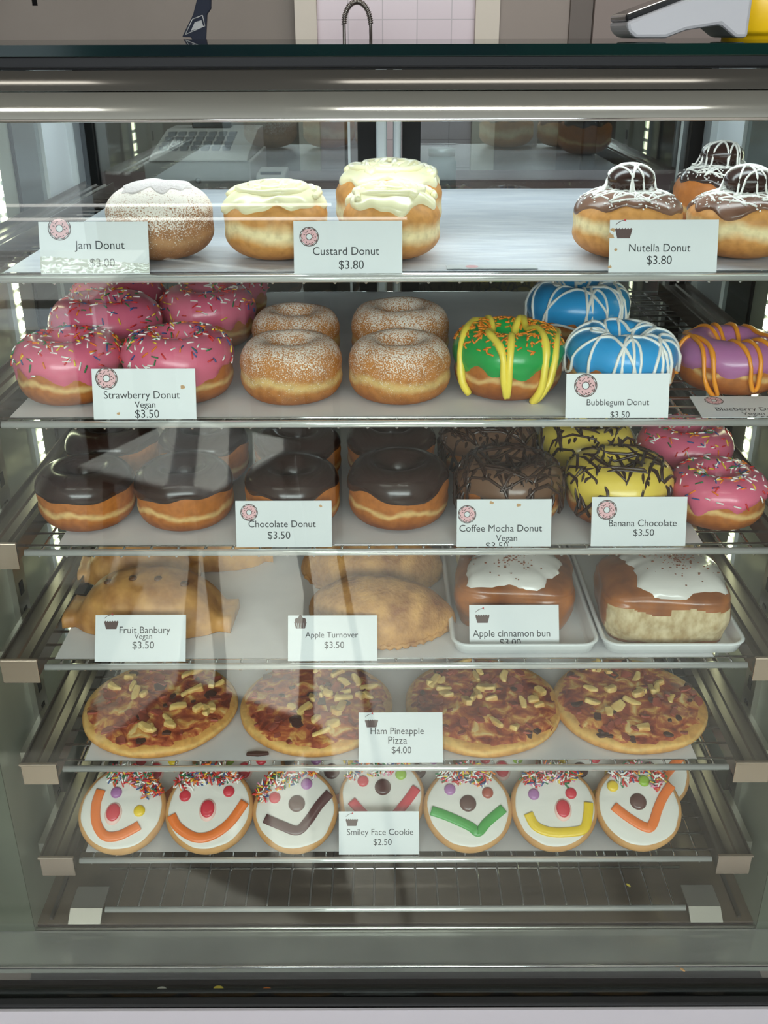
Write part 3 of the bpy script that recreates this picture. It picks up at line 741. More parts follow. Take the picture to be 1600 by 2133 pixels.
pastry(.168, .082, .052, 'banbury', 1, d_past, 'fruit_pastry', 'golden slit pastry with pinched ends in front, behind the banbury card', ((a.x + b.x) / 2 + .004, a.y + .045, z), -.06, 'pinched fruit pastries')
a, b, z = px_span(140, 355, 1222, 3)
pastry(.130, .070, .050, 'banbury', 2, d_past, 'fruit_pastry', 'golden slit pastry at back left of the fourth shelf', ((a.x + b.x) / 2 + .018, a.y + .032, z), .08, 'pinched fruit pastries')
a, b, z = px_span(400, 535, 1205, 3)
pastry(.110, .066, .046, 'banbury', 3, d_past, 'fruit_pastry', 'golden pinched pastry at back, right of the other two', ((a.x + b.x) / 2 - .008, a.y + .048, z), .15, 'pinched fruit pastries')
a, b, z = px_span(640, 938, 1358, 3)
pastry(.150, .082, .046, 'turnover', 4, d_turn, 'apple_turnover', 'half moon turnover in front, right of the turnover card', ((a.x + b.x) / 2 + .002, a.y + .055, z), -.16, 'half moon turnovers')
a, b, z = px_span(614, 932, 1284, 3)
pastry(.156, .088, .052, 'turnover', 5, d_turn, 'apple_turnover', 'half moon turnover lying behind the front one', ((a.x + b.x) / 2, a.y + .084, z), -.06, 'half moon turnovers')

# white trays with iced buns
traym = mat('white_enamel', (228, 230, 230), .25)
def tray(xl, xr, y0, depth, label, skew):
    z = ZK[3] + LT + .0002; w = (xr - xl); t = thing('bun_tray', label, 'tray', ((xl + xr) / 2, y0, z), 0, 'white trays')
    prof = [(-.006, .0125), (0, .011), (.003, .003), (.006, .001)]
    mb = MB(); loops = []
    def loop(ins, h):
        hw, d0, d1, r = w / 2 - ins, ins, depth - ins, max(.004, .016 - ins); L = []
        for cx, cy, a0 in ((hw - r, d0 + r, -90), (hw - r, d1 - r, 0), (-hw + r, d1 - r, 90), (-hw + r, d0 + r, 180)):
            for q in range(6):
                a = math.radians(a0 + 18 * q); L.append((cx + r * math.cos(a) + skew * cy / depth, cy + r * math.sin(a), h))
        return L
    for ins, h in ((0, .0115), (-.0012, .0125), (.0016, .0135), (.0035, .0125), (.006, .003), (.009, .0012)): loops.append(loop(ins, h))
    outer = [loop(0, .0115), loop(.004, .0012), loop(.009, 0)]
    mb.grid(loops, wrapv=True); mb.grid(outer, wrapv=True)
    n = 24; mb.f.append(list(range(5 * n, 6 * n))); mb.m.append(0); mb.sm.append(False)
    o = 6 * n; mb.f.append(list(range(o + 2 * n, o + 3 * n))); mb.m.append(0); mb.sm.append(False)
    mb.build('pan', traym, t)
    return t
ta = at(945, 1366, Z=ZK[3] + LT + .012); tb = at(1258, 1366, Z=ZK[3] + LT + .012)
tc_ = at(1264, 1372, Z=ZK[3] + LT + .012); td = at(1576, 1366, Z=ZK[3] + LT + .012)
tray(ta.x, tb.x, max(.008, ta.y), .42, 'white tray holding the two iced buns behind the cinnamon bun card', .0)
tray(tb.x + .004, min(tb.x + .004 + (tb.x - ta.x), CX + .3315), max(.008, ta.y), .42, 'white tray holding the large torn iced bun at the right', .0)
ZT = ZK[3] + LT + .0016
# crumb and crust material of the buns
bm_ = bpy.data.materials.new('bun_crust'); bm_.use_nodes = True; nt = bm_.node_tree; N = nt.nodes.new; L = nt.links.new; B = nt.nodes['Principled BSDF']
tc2 = N('ShaderNodeTexCoord'); sp = N('ShaderNodeSeparateXYZ'); L(tc2.outputs['Object'], sp.inputs[0])
nn = N('ShaderNodeTexNoise'); nn.inputs['Scale'].default_value = 30; nn.inputs['Detail'].default_value = 5; L(tc2.outputs['Object'], nn.inputs['Vector'])
rp = N('ShaderNodeValToRGB'); rp.color_ramp.elements[0].position = .3; rp.color_ramp.elements[0].color = lin((104, 52, 20)); rp.color_ramp.elements[1].position = .7; rp.color_ramp.elements[1].color = lin((176, 104, 46))
L(nn.outputs['Fac'], rp.inputs[0]); L(rp.outputs[0], B.inputs['Base Color']); B.inputs['Roughness'].default_value = .3; B.inputs['Coat Weight'].default_value = .3
crumb = mat('torn_crumb', (216, 198, 160), .85, rgb2=(176, 150, 108), scale=120, bump=.9, bscale=160, stretch=(1, 1, .6))
cinn = mat('cinnamon', (128, 70, 40), .8)
def bun(w, d, h, loc, rz, label, seed, blob, torn=True, group='iced cinnamon buns'):
    t = thing('iced_bun', label, 'bun', loc, rz, group); rr = random.Random(seed); n1, n2 = 120, 56; P = []
    def top(x, y):
        u, v = x / (w / 2), y / (d / 2)
        return h * (.80 + .20 * math.cos(u * 1.2) * math.cos(v * 1.1)) + .004 * noise.noise(Vector((x * 22, y * 22, seed)))
    for i in range(n1):
        a = 2 * PI * i / n1; row = []
        ca, sa = math.cos(a), math.sin(a); e = .42
        bx, by = sgp(ca, e) * w / 2, sgp(sa, e) * d / 2
        for j in range(n2 + 1):
            s = j / n2
            if s < .5:
                q = s / .5; k = .90 + .10 * math.sin(q * PI * .75); z = q * h * .70
            else:
                q = (s - .5) / .5; k = (1 - q ** 2.2) * .97 + .0; k = max(k, .0)
                zz = h * .70; z = None
            rough = .0035 * noise.noise(Vector((bx * 40, by * 40, (z or 0) * 60 + seed))) if s < .5 else 0
            x, y = bx * k + ca * rough, by * k + sa * rough
            if z is None: z = h * .70 + (top(x, y) - h * .70) * (1 - (1 - q) ** 2.6)
            row.append((x, y, z))
        P.append(row)
    mb = MB().grid(P, wrapu=True); n = n2 + 1
    mb.f += [[i * n for i in range(n1)]]; mb.m += [0]; mb.sm += [False]
    for fi in range(len(mb.f) - 1):
        c = Vector((0, 0, 0))
        for v in mb.f[fi]: c += Vector(mb.v[v])
        c /= len(mb.f[fi])
        ns = .012 * noise.noise(Vector((c.x * 26, c.y * 26, seed * 2)))
        if torn and c.z < h * .62 + ns and c.z > h * .05 and (c.y < -d * .36 or c.x < -w * .42) and abs(c.x) < w * .47: mb.m[fi] = 1
    mb.build('crumb', [bm_, crumb], t)
    # icing blob draped over the top
    cx, cy, rx, ry = blob; Q = []; nb, nr = 56, 14
    for i in range(nb):
        a = 2 * PI * i / nb
        rad = 1 + .42 * noise.noise(Vector((math.cos(a) * 1.7, math.sin(a) * 1.7, seed + .5))) + .12 * noise.noise(Vector((math.cos(a) * 5, math.sin(a) * 5, seed)))
        row = []
        for j in range(nr + 1):
            s = j / nr; x = cx + rx * rad * s * math.cos(a); y = cy + ry * rad * s * math.sin(a)
            xx, yy = max(-w * .46, min(w * .46, x)), max(-d * .46, min(d * .46, y))
            z = top(xx, yy) + .0062 * (1 - s ** 4) - .0005 * s
            ov = max(0, abs(y) - d * .36) + max(0, abs(x) - w * .38)
            z -= ov * .4
            if s == 1: z -= .003
            row.append((xx, yy, z))
        Q.append(row)
    MB().grid(Q, wrapu=True).build('icing', i_bun, t)
    sk = MB()
    for _ in range(140):
        a = rr.uniform(0, 2 * PI); s = abs(rr.gauss(0, .42))
        if s > .85: continue
        x = cx + rx * s * math.cos(a); y = cy + ry * s * math.sin(a)
        z = top(x, y) + .0062 * (1 - s ** 4)
        r = rr.uniform(.0003, .0011); sk.box((x - r, y - r * .7, z - .0003), (x + r, y + r * .7, z + .0003))
    sk.build('cinnamon_specks', cinn, t, kind='stuff')
    return t
def bunat(x0, x1, ybot, depth):
    a = at((x0 + x1) / 2, ybot, Z=ZT); return (a.x, a.y + depth / 2, ZT)
bun(.118, .105, .058, bunat(940, 1222, 1322, .105), -.12, 'iced bun behind the cinnamon bun card', 3, (-.006, -.008, .052, .044), torn=False)
bun(.124, .100, .062, bunat(1246, 1546, 1348, .100), -.06, 'large iced bun with torn pale sides at right front', 8, (.010, .004, .054, .050))
bun(.108, .09, .055, bunat(935, 1155, 1192, .09), .05, 'iced bun half hidden behind the bun with the card', 5, (-.01, .01, .03, .03), torn=True)
bun(.098, .09, .055, bunat(1254, 1478, 1192, .09), .0, 'bun at the back right, behind the large torn one', 6, (.0, .025, .03, .02), torn=True)

# ------------------------------------------------------------------ pizzas
pzm = bpy.data.materials.new('melted_topping'); pzm.use_nodes = True; nt = pzm.node_tree; N = nt.nodes.new; L = nt.links.new; B = nt.nodes['Principled BSDF']
tc3 = N('ShaderNodeTexCoord'); n1 = N('ShaderNodeTexNoise'); n1.inputs['Scale'].default_value = 62; n1.inputs['Detail'].default_value = 7; n1.inputs['Distortion'].default_value = .9
L(tc3.outputs['Object'], n1.inputs['Vector'])
r1 = N('ShaderNodeValToRGB'); e = r1.color_ramp.elements; e[0].position = .34; e[0].color = lin((120, 44, 26)); e[1].position = .68; e[1].color = lin((240, 208, 140))
for p, c in ((.43, (160, 70, 42)), (.52, (192, 104, 58)), (.60, (226, 166, 90))): x = e.new(p); x.color = lin(c)
L(n1.outputs['Fac'], r1.inputs[0]); L(r1.outputs[0], B.inputs['Base Color']); B.inputs['Roughness'].default_value = .35
bpn = N('ShaderNodeBump'); bpn.inputs['Strength'].default_value = .6; bpn.inputs['Distance'].default_value = .003; L(n1.outputs['Fac'], bpn.inputs['Height']); L(bpn.outputs[0], B.inputs['Normal'])
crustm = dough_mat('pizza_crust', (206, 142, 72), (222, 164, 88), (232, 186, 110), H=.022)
pinem = mat('pineapple', (232, 204, 130), .4, rgb2=(206, 156, 84), scale=70, bump=.3, bscale=120)
hamm = mat('ham', (168, 82, 62), .45, rgb2=(124, 52, 36), scale=60)
charm = mat('charred_bits', (70, 34, 22), .6)
PIN = None
def pizza(x0, x1, ybot, k, label, seed):
    k_ok = x1 < 1300; loc, R = box_place(x0, x1, ybot, k, rfac=.97); R *= .965 if k_ok else .955; loc = (max(CX - .332 + R * 1.02, min(CX + .332 - R * 1.025, loc[0])), max(loc[1], R * 1.03 + .004), loc[2]); rr = random.Random(seed)
    t = thing('small_pizza', label, 'pizza', loc, rr.uniform(-.4, .4), 'round pizzas'); H = .017
    def rad(a): return R * (1 + .025 * noise.noise(Vector((math.cos(a) * 1.5, math.sin(a) * 1.5, seed * 2.2))))
    def tz(x, y):
        d = math.hypot(x, y) / R
        return H * (1 - .38 * d ** 4) + .0022 * noise.noise(Vector((x * 45, y * 45, seed))) + .0012 * noise.noise(Vector((x * 120, y * 120, seed)))
    n, P = 72, []
    for i in range(n):
        a = 2 * PI * i / n; r = rad(a)
        P.append([(r * q * math.cos(a), r * q * math.sin(a), z) for q, z in ((.9, 0), (.97, .001), (1.0, .004), (1.0, .0075), (.97, .0105), (.9, .0125), (.7, .0125))])
    mb = MB().grid(P, wrapu=True); mb.f.append([i * 7 for i in range(n)]); mb.m.append(0); mb.sm.append(False); mb.f.append([i * 7 + 6 for i in range(n)]); mb.m.append(0); mb.sm.append(False)
    mb.build('crust', crustm, t)
    Q = []
    for i in range(n):
        a = 2 * PI * i / n; rm = rad(a) * (.965 + .045 * noise.noise(Vector((math.cos(a) * 6, math.sin(a) * 6, seed)))); row = []
        for j in range(19):
            s = .02 + .98 * j / 18; x, y = rm * s * math.cos(a), rm * s * math.sin(a)
            row.append((x, y, tz(x, y) - (.003 if j == 18 else 0)))
        Q.append(row)
    mb = MB().grid(Q, wrapu=True); mb.f.append([i * 19 for i in range(n)]); mb.m.append(0); mb.sm.append(True)
    mb.build('cheese_topping', pzm, t)
    for q in range(20):
        a = rr.uniform(0, 2 * PI); s = R * .78 * math.sqrt(rr.random()); x, y = s * math.cos(a), s * math.sin(a) + R * .08
        l, wd, hh = rr.uniform(.010, .021), rr.uniform(.005, .009), rr.uniform(.0035, .0055)
        mb = MB(); pts = [(-l, 0, 0), (-l * .3, wd * .1, hh * .3), (l * .4, 0, hh * .2), (l, -wd * .1, 0)]
        q4 = [rr.uniform(.3, .8) for _ in range(5)]; mb.prism([(-l * .5, -wd * q4[0] * .6), (0, -wd * q4[1] * .9), (l * .5, -wd * q4[2]), (l * .56, wd * q4[3] * .6), (0, wd * q4[4]), (-l * .46, wd * q4[0] * .6)], hh * 1.4, 'z', -hh * .4)
        o = mb.build('pineapple_chunk', pinem, t, .0016, (x, y, tz(x, y) - .0006)); o.rotation_euler = (rr.uniform(-.3, .3), rr.uniform(-.3, .3), rr.uniform(0, 6))
    for q in range(46):
        a = rr.uniform(0, 2 * PI); s = R * .92 * math.sqrt(rr.random()); x, y = s * math.cos(a), s * math.sin(a)
        l = rr.uniform(.003, .0085)
        o = MB().prism([(-l * rr.uniform(.5, 1.1), -l * .4), (0, -l * rr.uniform(.4, .9)), (l * .8, -l * rr.uniform(.2, .6)), (l, l * rr.uniform(.2, .5)), (.1 * l, l * rr.uniform(.4, .9)), (-l * .7, l * .5)], .0022, 'z', -.001).build('ham_piece', hamm if rr.random() < .72 else charm, t, .0006, (x, y, tz(x, y) + .0004))
        o.rotation_euler = (rr.uniform(-.3, .3), rr.uniform(-.3, .3), rr.uniform(0, 6))
    return t
pizza(162, 492, 1588, 4, 'cheese topped pizza at far left of the fifth shelf', 1)
pizza(492, 822, 1586, 4, 'pineapple pizza left of the pizza card', 2)
pizza(838, 1176, 1582, 4, 'pineapple pizza right of the pizza card', 3)
pizza(1176, 1506, 1577, 4, 'pineapple pizza at far right of the fifth shelf', 4)
tag(MB().prism([(-.012, -.002), (0, -.0035), (.011, -.001), (.010, .002), (-.002, .003), (-.011, .0018)], .003, 'z', 0).build('crust_crumb', charm, None, .0008, at(538, 1572, Z=ZK[4] + LT)), 'burnt scrap of topping on the paper in front of the pizzas', 'crumb')

# ------------------------------------------------------------------ face cookies
bisc = mat('biscuit', (206, 156, 96), .6, rgb2=(186, 132, 74), scale=30, bump=.2, bscale=150)
cand = {n: mat('candy_' + n, c, .3, coat=.2) for n, c in (('purple', (170, 112, 168)), ('red', (206, 44, 62)), ('yellow', (236, 200, 40)), ('brown', (92, 56, 50)), ('green', (146, 184, 48)), ('orange', (236, 120, 44)), ('rust', (166, 76, 56)), ('lime', (70, 160, 70)), ('choc', (88, 50, 50)))}
jelly = mat('jelly_rim', (238, 196, 186), .4)
def lump(cx, cy, rx, ry, h, z, n=20, rot=0):
    P = []
    for i in range(n):
        a = 2 * PI * i / n; row = []
        for j in range(7):
            f = PI / 2 * j / 6; r = math.cos(f) ** .6 if j < 6 else .02
            u, v = rx * r * math.cos(a), ry * r * math.sin(a)
            row.append((cx + u * math.cos(rot) - v * math.sin(rot), cy + u * math.sin(rot) + v * math.cos(rot), z + h * math.sin(f)))
        P.append(row)
    mb = MB().grid(P, wrapu=True); mb.f.append([i * 7 + 6 for i in range(n)]); mb.m.append(0); mb.sm.append(True); return mb
def cookie(cxp, cyp, wpx, yb, label, eyes, nose, mouth, hair, seed, tilt=32, rot=0, behind=False, hpx=None):
    """eyes/nose/mouth in disc units: x right, y up"""
    rr = random.Random(seed); tl = math.radians(tilt)
    zb = ZK[5] + LT + .0004
    f = at(cxp, yb, Z=zb); R = .043
    for _ in range(3): R = wpx / 2 / F * proj((f.x, f.y + R * .8, zb + R * .5))[2]
    f = Vector((f.x, max(f.y, -.001 if not 700 < cxp < 850 or yb < 1740 else .0165), f.z))
    t = thing('face_cookie', label, 'cookie', (f.x, f.y + .001, zb), 0, 'face cookies on the sixth shelf')
    t.rotation_euler = (tl, 0, 0)
    th = .011
    def rad(a): return R * (1 + .03 * noise.noise(Vector((math.cos(a), math.sin(a), seed * 1.7))))
    off = R      # disc centre, y up the slope; lowest point at origin
    n = 56
    body = MB().grid([[(rad(a) * q * math.cos(a), off + rad(a) * q * math.sin(a), z) for q, z in ((.93, 0), (.99, .002), (1, .0055), (.98, .009), (.92, th), (.5, th))] for a in [2 * PI * i / n for i in range(n)]], wrapu=True)
    body.f += [[i * 6 for i in range(n)], [i * 6 + 5 for i in range(n)]]; body.m += [0, 0]; body.sm += [False, False]
    body.build('biscuit', bisc, t)
    ic = []
    for i in range(n):
        a = 2 * PI * i / n; rm = rad(a) * (.915 + .035 * noise.noise(Vector((math.cos(a) * 2.2, math.sin(a) * 2.2, seed + 4))))
        ic.append([(rm * s * math.cos(a), off + rm * s * math.sin(a), th + .0022 * (1 - s ** 10) - (.0012 if s == 1 else 0)) for s in (1, .99, .965, .9, .7, .4, .05)])
    mb = MB().grid(ic, wrapu=True); mb.f.append([i * 7 + 6 for i in range(n)]); mb.m.append(0); mb.sm.append(True)
    mb.build('icing', i_white, t)
    zi = th + .0019; ro = math.radians(rot)
    def U(x, y): return ((x * math.cos(ro) - y * math.sin(ro)) * R, off + (x * math.sin(ro) + y * math.cos(ro)) * R)
    for (x, y, c) in eyes:
        p = U(x, y); label_part(lump(p[0], p[1], .0062, .0062, .0034, zi).build('eye', cand[c], t), c + ' candy eye')
    x, y, c, sz = nose; p = U(x, y)
    if c == 'red':
        nb = lump(p[0], p[1], .0092, .0122, .003, zi, rot=ro + rr.uniform(-.3, .3)).build('nose', jelly, t); label_part(nb, 'red jelly nose with a pale rim')
        lump(p[0], p[1] + .0008, .0074, .0096, .0026, zi + .0018, rot=ro).build('nose_centre', cand['red'], nb)
    elif c: label_part(lump(p[0], p[1], .009 * sz, .009 * sz, .0035, zi).build('nose', cand[c], t), c + ' candy nose')
    pts, c = mouth
    q = [U(*w_) for w_ in resamp(pts, 7)]
    # a flat jelly strip with rounded cross section
    rows = []
    for i, (x, y) in enumerate(q):
        dx = q[min(i + 1, len(q) - 1)][0] - q[max(i - 1, 0)][0]; dy = q[min(i + 1, len(q) - 1)][1] - q[max(i - 1, 0)][1]; l = math.hypot(dx, dy) or 1
        nx, ny = -dy / l, dx / l; hw = .0050
        rows.append([(x + nx * hw * s, y + ny * hw * s, zi - .0004 + z) for s, z in ((-1, 0), (-1, .0016), (-.8, .0026), (.8, .0026), (1, .0016), (1, 0))])
    mb = MB().grid(rows); n2 = len(rows); mb.f += [[0, 1, 2, 3, 4, 5], [(n2 - 1) * 6 + i for i in range(6)]]; mb.m += [0, 0]; mb.sm += [False, False]
    label_part(mb.build('mouth', cand[c], t), c + ' jelly strip mouth')
    hb = MB()
    for _ in range(hair[2]):
        a = math.radians(rr.uniform(hair[0], hair[1])); s = 1 - .44 * rr.random() ** 1.3 - .02
        if any(math.hypot(math.cos(a) * s - e_[0], math.sin(a) * s - e_[1]) < .19 for e_ in eyes): continue
        x, y = U(math.cos(a) * s, math.sin(a) * s); z = zi + rr.uniform(0, .0045) + .001
        al = rr.uniform(0, PI); be = rr.uniform(-.6, .6); l = .0036
        d = Vector((math.cos(al) * math.cos(be), math.sin(al) * math.cos(be), math.sin(be))) * l; c_ = Vector((x, y, z))
        hb.tube([c_ - d, c_ + d], .00085, 5, rr.choice([0, 0, 0, 1, 1, 1, 2, 3, 4, 5, 6]))
    hb.build('sprinkle_hair', SPR, t, kind='stuff', fixn=False)
    return t
V = lambda l, b, r: [l, ((l[0] + b[0]) / 2 * 1.02, (l[1] + b[1]) / 2 - .03), b, ((r[0] + b[0]) / 2 * 1.02, (r[1] + b[1]) / 2 - .03), r]
Ug = lambda s=1: [(-.68, -.12), (-.55, -.42), (-.25, -.66), (.12, -.70), (.45, -.52), (.66, -.22), (.72, .08)]
cookie(245, 1690, 182, 1786, 'face cookie at far left with orange mouth, mauve and yellow eyes', [(-.16, .36, 'purple'), (.42, -.06, 'yellow')], (-.16, -.12, 'red', 1), ([(-.52, .42), (-.58, .1), (-.52, -.3), (-.3, -.6), (.0, -.62), (.3, -.48), (.46, -.38)], 'orange'), (18, 118, 240), 11)
cookie(430, 1700, 184, 1785, 'face cookie with two red eyes and orange mouth, second from the left', [(-.56, .26, 'red'), (.42, .36, 'red')], (-.02, -.06, 'red', 1), ([(-.82, -.18), (-.64, -.44), (-.25, -.66), (.12, -.62), (.5, -.34), (.80, .12)], 'orange'), (42, 150, 250), 12)
cookie(612, 1696, 178, 1783, 'face cookie with dark brown smile left of the cookie card', [(-.48, .24, 'red'), (.25, .56, 'purple')], (.04, .10, 'brown', 1), ([(-.68, -.24), (-.3, -.40), (.08, -.52), (.32, -.30), (.55, .05), (.80, .34)], 'choc'), (60, 168, 280), 13)
cookie(796, 1694, 180, 1768, 'face cookie with red and green eyes behind the cookie card', [(-.44, .36, 'red'), (.44, .52, 'green')], (.02, .22, 'brown', 1), ([(-.7, -.1), (-.3, -.5), (.1, -.6), (.5, -.2), (.8, .2)], 'red'), (50, 150, 270), 14)
cookie(978, 1692, 182, 1781, 'face cookie with green mouth right of the cookie card', [(-.40, .38, 'purple'), (.46, .30, 'rust')], (.0, .06, 'brown', 1), ([(-.84, -.10), (-.45, -.24), (.02, -.46), (.20, -.58), (.42, -.36), (.80, -.06)], 'lime'), (50, 135, 250), 15)
cookie(1161, 1692, 180, 1779, 'face cookie with yellow mouth, second from the right', [(-.46, .26, 'purple'), (.40, .28, 'red')], (.18, -.10, 'red', 1), ([(-.62, -.18), (-.48, -.46), (-.15, -.60), (.3, -.60), (.62, -.52), (.74, -.2), (.78, .06)], 'yellow'), (48, 140, 270), 16)
cookie(1340, 1690, 180, 1778, 'face cookie at far right with orange mouth, yellow and green eyes', [(-.56, .44, 'yellow'), (.18, .56, 'green')], (-.02, .08, 'brown', 1), ([(-.60, -.02), (-.3, -.28), (.05, -.50), (.22, -.46), (.4, -.1), (.58, .2), (.80, .46)], 'orange'), (40, 130, 250), 17)
for q, (cx, lab, eyes, nose, mouth, mc) in enumerate([
    (318, 'face cookie in the back row at far left, red nosed', [(-.4, .3, 'red'), (.4, .3, 'yellow')], 'red', Ug(), 'orange'),
    (505, 'face cookie in the back row with red nose, second from the left', [(-.4, .3, 'green'), (.4, .3, 'red')], 'red', Ug(), 'orange'),
    (690, 'face cookie in the back row behind the dark smiling one', [(-.4, .3, 'purple'), (.4, .3, 'yellow')], 'brown', Ug(), 'orange'),
    (872, 'face cookie in the back row behind the cookie card', [(-.4, .3, 'red'), (.4, .3, 'purple')], 'brown', Ug(), 'choc'),
    (1050, 'face cookie in the back row with green mouth', [(-.4, .3, 'red'), (.4, .3, 'green')], 'red', Ug(), 'lime'),
    (1215, 'face cookie in the back row behind the yellow mouthed one', [(-.4, .3, 'yellow'), (.4, .3, 'red')], 'brown', Ug(), 'yellow'),
    (1362, 'face cookie in the back row at far right, peeking out', [(-.4, .3, 'yellow'), (.45, .45, 'green')], 'brown', [(-.60, -.02), (-.3, -.28), (.05, -.50), (.4, -.1), (.80, .30)], 'orange')]):
    cookie(cx, 1630, 168, 1702 - q, lab, eyes, (0, 0, nose, 1), (mouth, mc), (40, 140, 110), 30 + q, tilt=30)

# ------------------------------------------------------------------ price cards
def text_mesh(s):
    cu = bpy.data.curves.new('t', 'FONT'); cu.body = s; cu.size = 1; cu.resolution_u = 4
    o = bpy.data.objects.new('t', cu); COL.objects.link(o)
    dg = bpy.context.evaluated_depsgraph_get(); dg.update()
    me = bpy.data.meshes.new_from_object(o.evaluated_get(dg))
    bpy.data.objects.remove(o); bpy.data.curves.remove(cu); return me
def card(rect, lines, icon, label, k, tilt=16, stains=(), tape=False, lift=0, rz=0, y=None):
    x0, y0, x1, y1 = rect; z = ZK[k] + .0027 + lift; Y = .0045 if y is None else y
    a = at(x0, y1, Y=Y); b = at(x1, y1, Y=Y)
    if lift or y is not None: pass
    base = Vector(((a.x + b.x) / 2, Y, z))
    ts = math.radians(tilt); d = Vector((0, math.sin(ts), math.cos(ts)))
    # width and height so that the outline lands on the rectangle
    zc = proj(base)[2]; W = (x1 - x0) / F * zc; lo, hi = .005, .15
    ybase = proj(base)[1]
    for _ in range(40):
        mid = (lo + hi) / 2
        if proj(base + d * mid)[1] > y0: lo = mid
        else: hi = mid
    H = mid
    t = thing('price_card', label, 'price card', base, rz, 'price cards')
    t.rotation_euler = (-ts, 0, rz)
    MB().box((-W / 2, -.0003, 0), (W / 2, .0003, H)).build('card', cardm, t)
    cxp = (x0 + x1) / 2
    def loc2(px, py):      # photo pixel -> card plane
        v = (y1 - py) / (y1 - y0) * H if False else None
        lo, hi = -.02, H + .02
        for _ in range(30):
            m_ = (lo + hi) / 2
            if proj(base + d * m_)[1] > py: lo = m_
            else: hi = m_
        p = base + d * m_; zc_ = proj(p)[2]
        return (px - proj(p)[0]) / F * zc_, m_
    for (s, xa, xb, yb, *mm) in lines:
        me = text_mesh(s); xs = [v.co.x for v in me.vertices]
        u0, v0 = loc2(xa, yb); u1, _ = loc2(xb, yb); sc = (u1 - u0) / (max(xs) - min(xs)); mn = min(xs)
        for v in me.vertices: v.co = ((v.co.x - mn) * sc + u0, -.00042, max(.0004, v.co.y * sc * 1.04 + v0))
        me.materials.clear(); me.materials.append(mm[0] if mm else ink)
        o = bpy.data.objects.new('lettering', me); COL.objects.link(o); o.parent = t
    if icon:
        kind, px, py, rp = icon; u, v = loc2(px, py); r = rp / F * zc; yy = -.0004; mb = MB()
        if kind == 'donut':
            def disc(r0, r1, dy, mi, wav=0, n=40):
                vs = []; fs = []
                for i in range(n):
                    aa = 2 * PI * i / n; ro = r1 * (1 + wav * math.sin(9 * aa))
                    vs += [(u + r0 * math.cos(aa), dy, v + r0 * math.sin(aa)), (u + ro * math.cos(aa), dy, v + ro * math.sin(aa))]
                fs = [(2 * i, 2 * i + 1, (2 * i + 3) % (2 * n), (2 * i + 2) % (2 * n)) for i in range(n)]
                mb.add(vs, fs, mi)
            disc(r * .92, r, -.0004, 1); disc(r * .30, r * .84, -.00041, 0, .05); disc(r * .82, r * .88, -.00042, 1, .05); disc(r * .27, r * .34, -.00043, 1)
            q = random.Random(5)
            for i in range(16):
                aa = i * 2.4; ra = r * (.45 + .3 * q.random()); ab = q.uniform(0, PI); l = r * .09; wv = r * .035
                cx_, cz_ = u + ra * math.cos(aa), v + ra * math.sin(aa); dx, dz = math.cos(ab), math.sin(ab)
                mb.add([(cx_ + dx * l * s1 - dz * wv * s2, -.00044, cz_ + dz * l * s1 + dx * wv * s2) for s1, s2 in ((-1, -1), (1, -1), (1, 1), (-1, 1))], [(0, 1, 2, 3)], 1)
            mb.build('icon', [pinkink, brownink], t, fixn=False)
        else:
            wv = r
            def quad(pts, mi, dy=-.0004): mb.add([(u + p * wv, dy, v + q * wv) for p, q in pts], [tuple(range(len(pts)))], mi)
            quad([(-1, .45), (-.72, -.55), (.72, -.55), (1, .45)], 0)
            for i in range(6): quad([(-1 + i / 3, .45), (-.83 + i / 3, .62), (-.67 + i / 3, .45)], 0)
            # thin frosting line and cherry
            arc = [(-.95 + 1.9 * i / 14, .62 + .75 * math.sin(PI * (.12 + .80 * i / 14))) for i in range(15)]
            if kind == 'cupcake':
                for i in range(9):
                    p, q = arc[i], arc[i + 1]; quad([p, q, (q[0], q[1] + .09), (p[0], p[1] + .09)], 0, -.00041)
                ch = (.12, 1.5)
                quad([(ch[0] + .12 * math.cos(i * PI / 6), ch[1] + .12 * math.sin(i * PI / 6)) for i in range(12)], 1, -.00042)
            else:
                for cx_, cz_, rr_ in ((-.5, .75, .42), (.5, .75, .42), (0, .9, .5), (0, 1.3, .3)): quad([(cx_ + rr_ * math.cos(i * PI / 8), cz_ + rr_ * math.sin(i * PI / 8)) for i in range(16)], 0, -.00041)
                for i in range(5): quad([(-.62 + i * .28, .35), (-.5 + i * .25, -.48), (-.46 + i * .25, -.48), (-.57 + i * .28, .35)], 2, -.00042)
            mb.build('icon', [brownink, redink, cardm], t, fixn=False)
    for (px, py, rp) in stains:
        u, v = loc2(px, py); r = rp / F * zc; q = random.Random(int(px))
        MB().add([(u + r * q.uniform(.5, 1.1) * math.cos(i * PI / 5), -.00045, max(.0003, min(H - .0003, v + r * q.uniform(.4, .9) * math.sin(i * PI / 5)))) for i in range(10)], [tuple(range(10))]).build('stain', stainm, t)
    if tape:
        P = []
        for i in range(60):
            u = -W / 2 + W * i / 59; top_ = .013 - .006 * i / 59 + .002 * noise.noise(Vector((i * .6, 1, 1)))
            P.append([(u, -.0008 - .0016 * abs(noise.noise(Vector((i * .55, j * .7, 3)))), .0008 + top_ * j / 9) for j in range(10)])
        MB().grid(P).build('crinkled_tape', glass('clear_tape', (240, 240, 232), 1.9, .18), t)
    return t
card((86, 462, 312, 570), [('Jam Donut', 156, 260, 519), ('$3.00', 188, 240, 556, glareink)], ('donut', 124, 476, 24), 'price card reading Jam Donut with crinkled tape along its foot', 0, tape=True)
card((613, 460, 838, 570), [('Custard Donut', 652, 790, 531), ('$3.80', 706, 758, 560)], ('donut', 644, 493, 20), 'price card reading Custard Donut on the top shelf', 0)
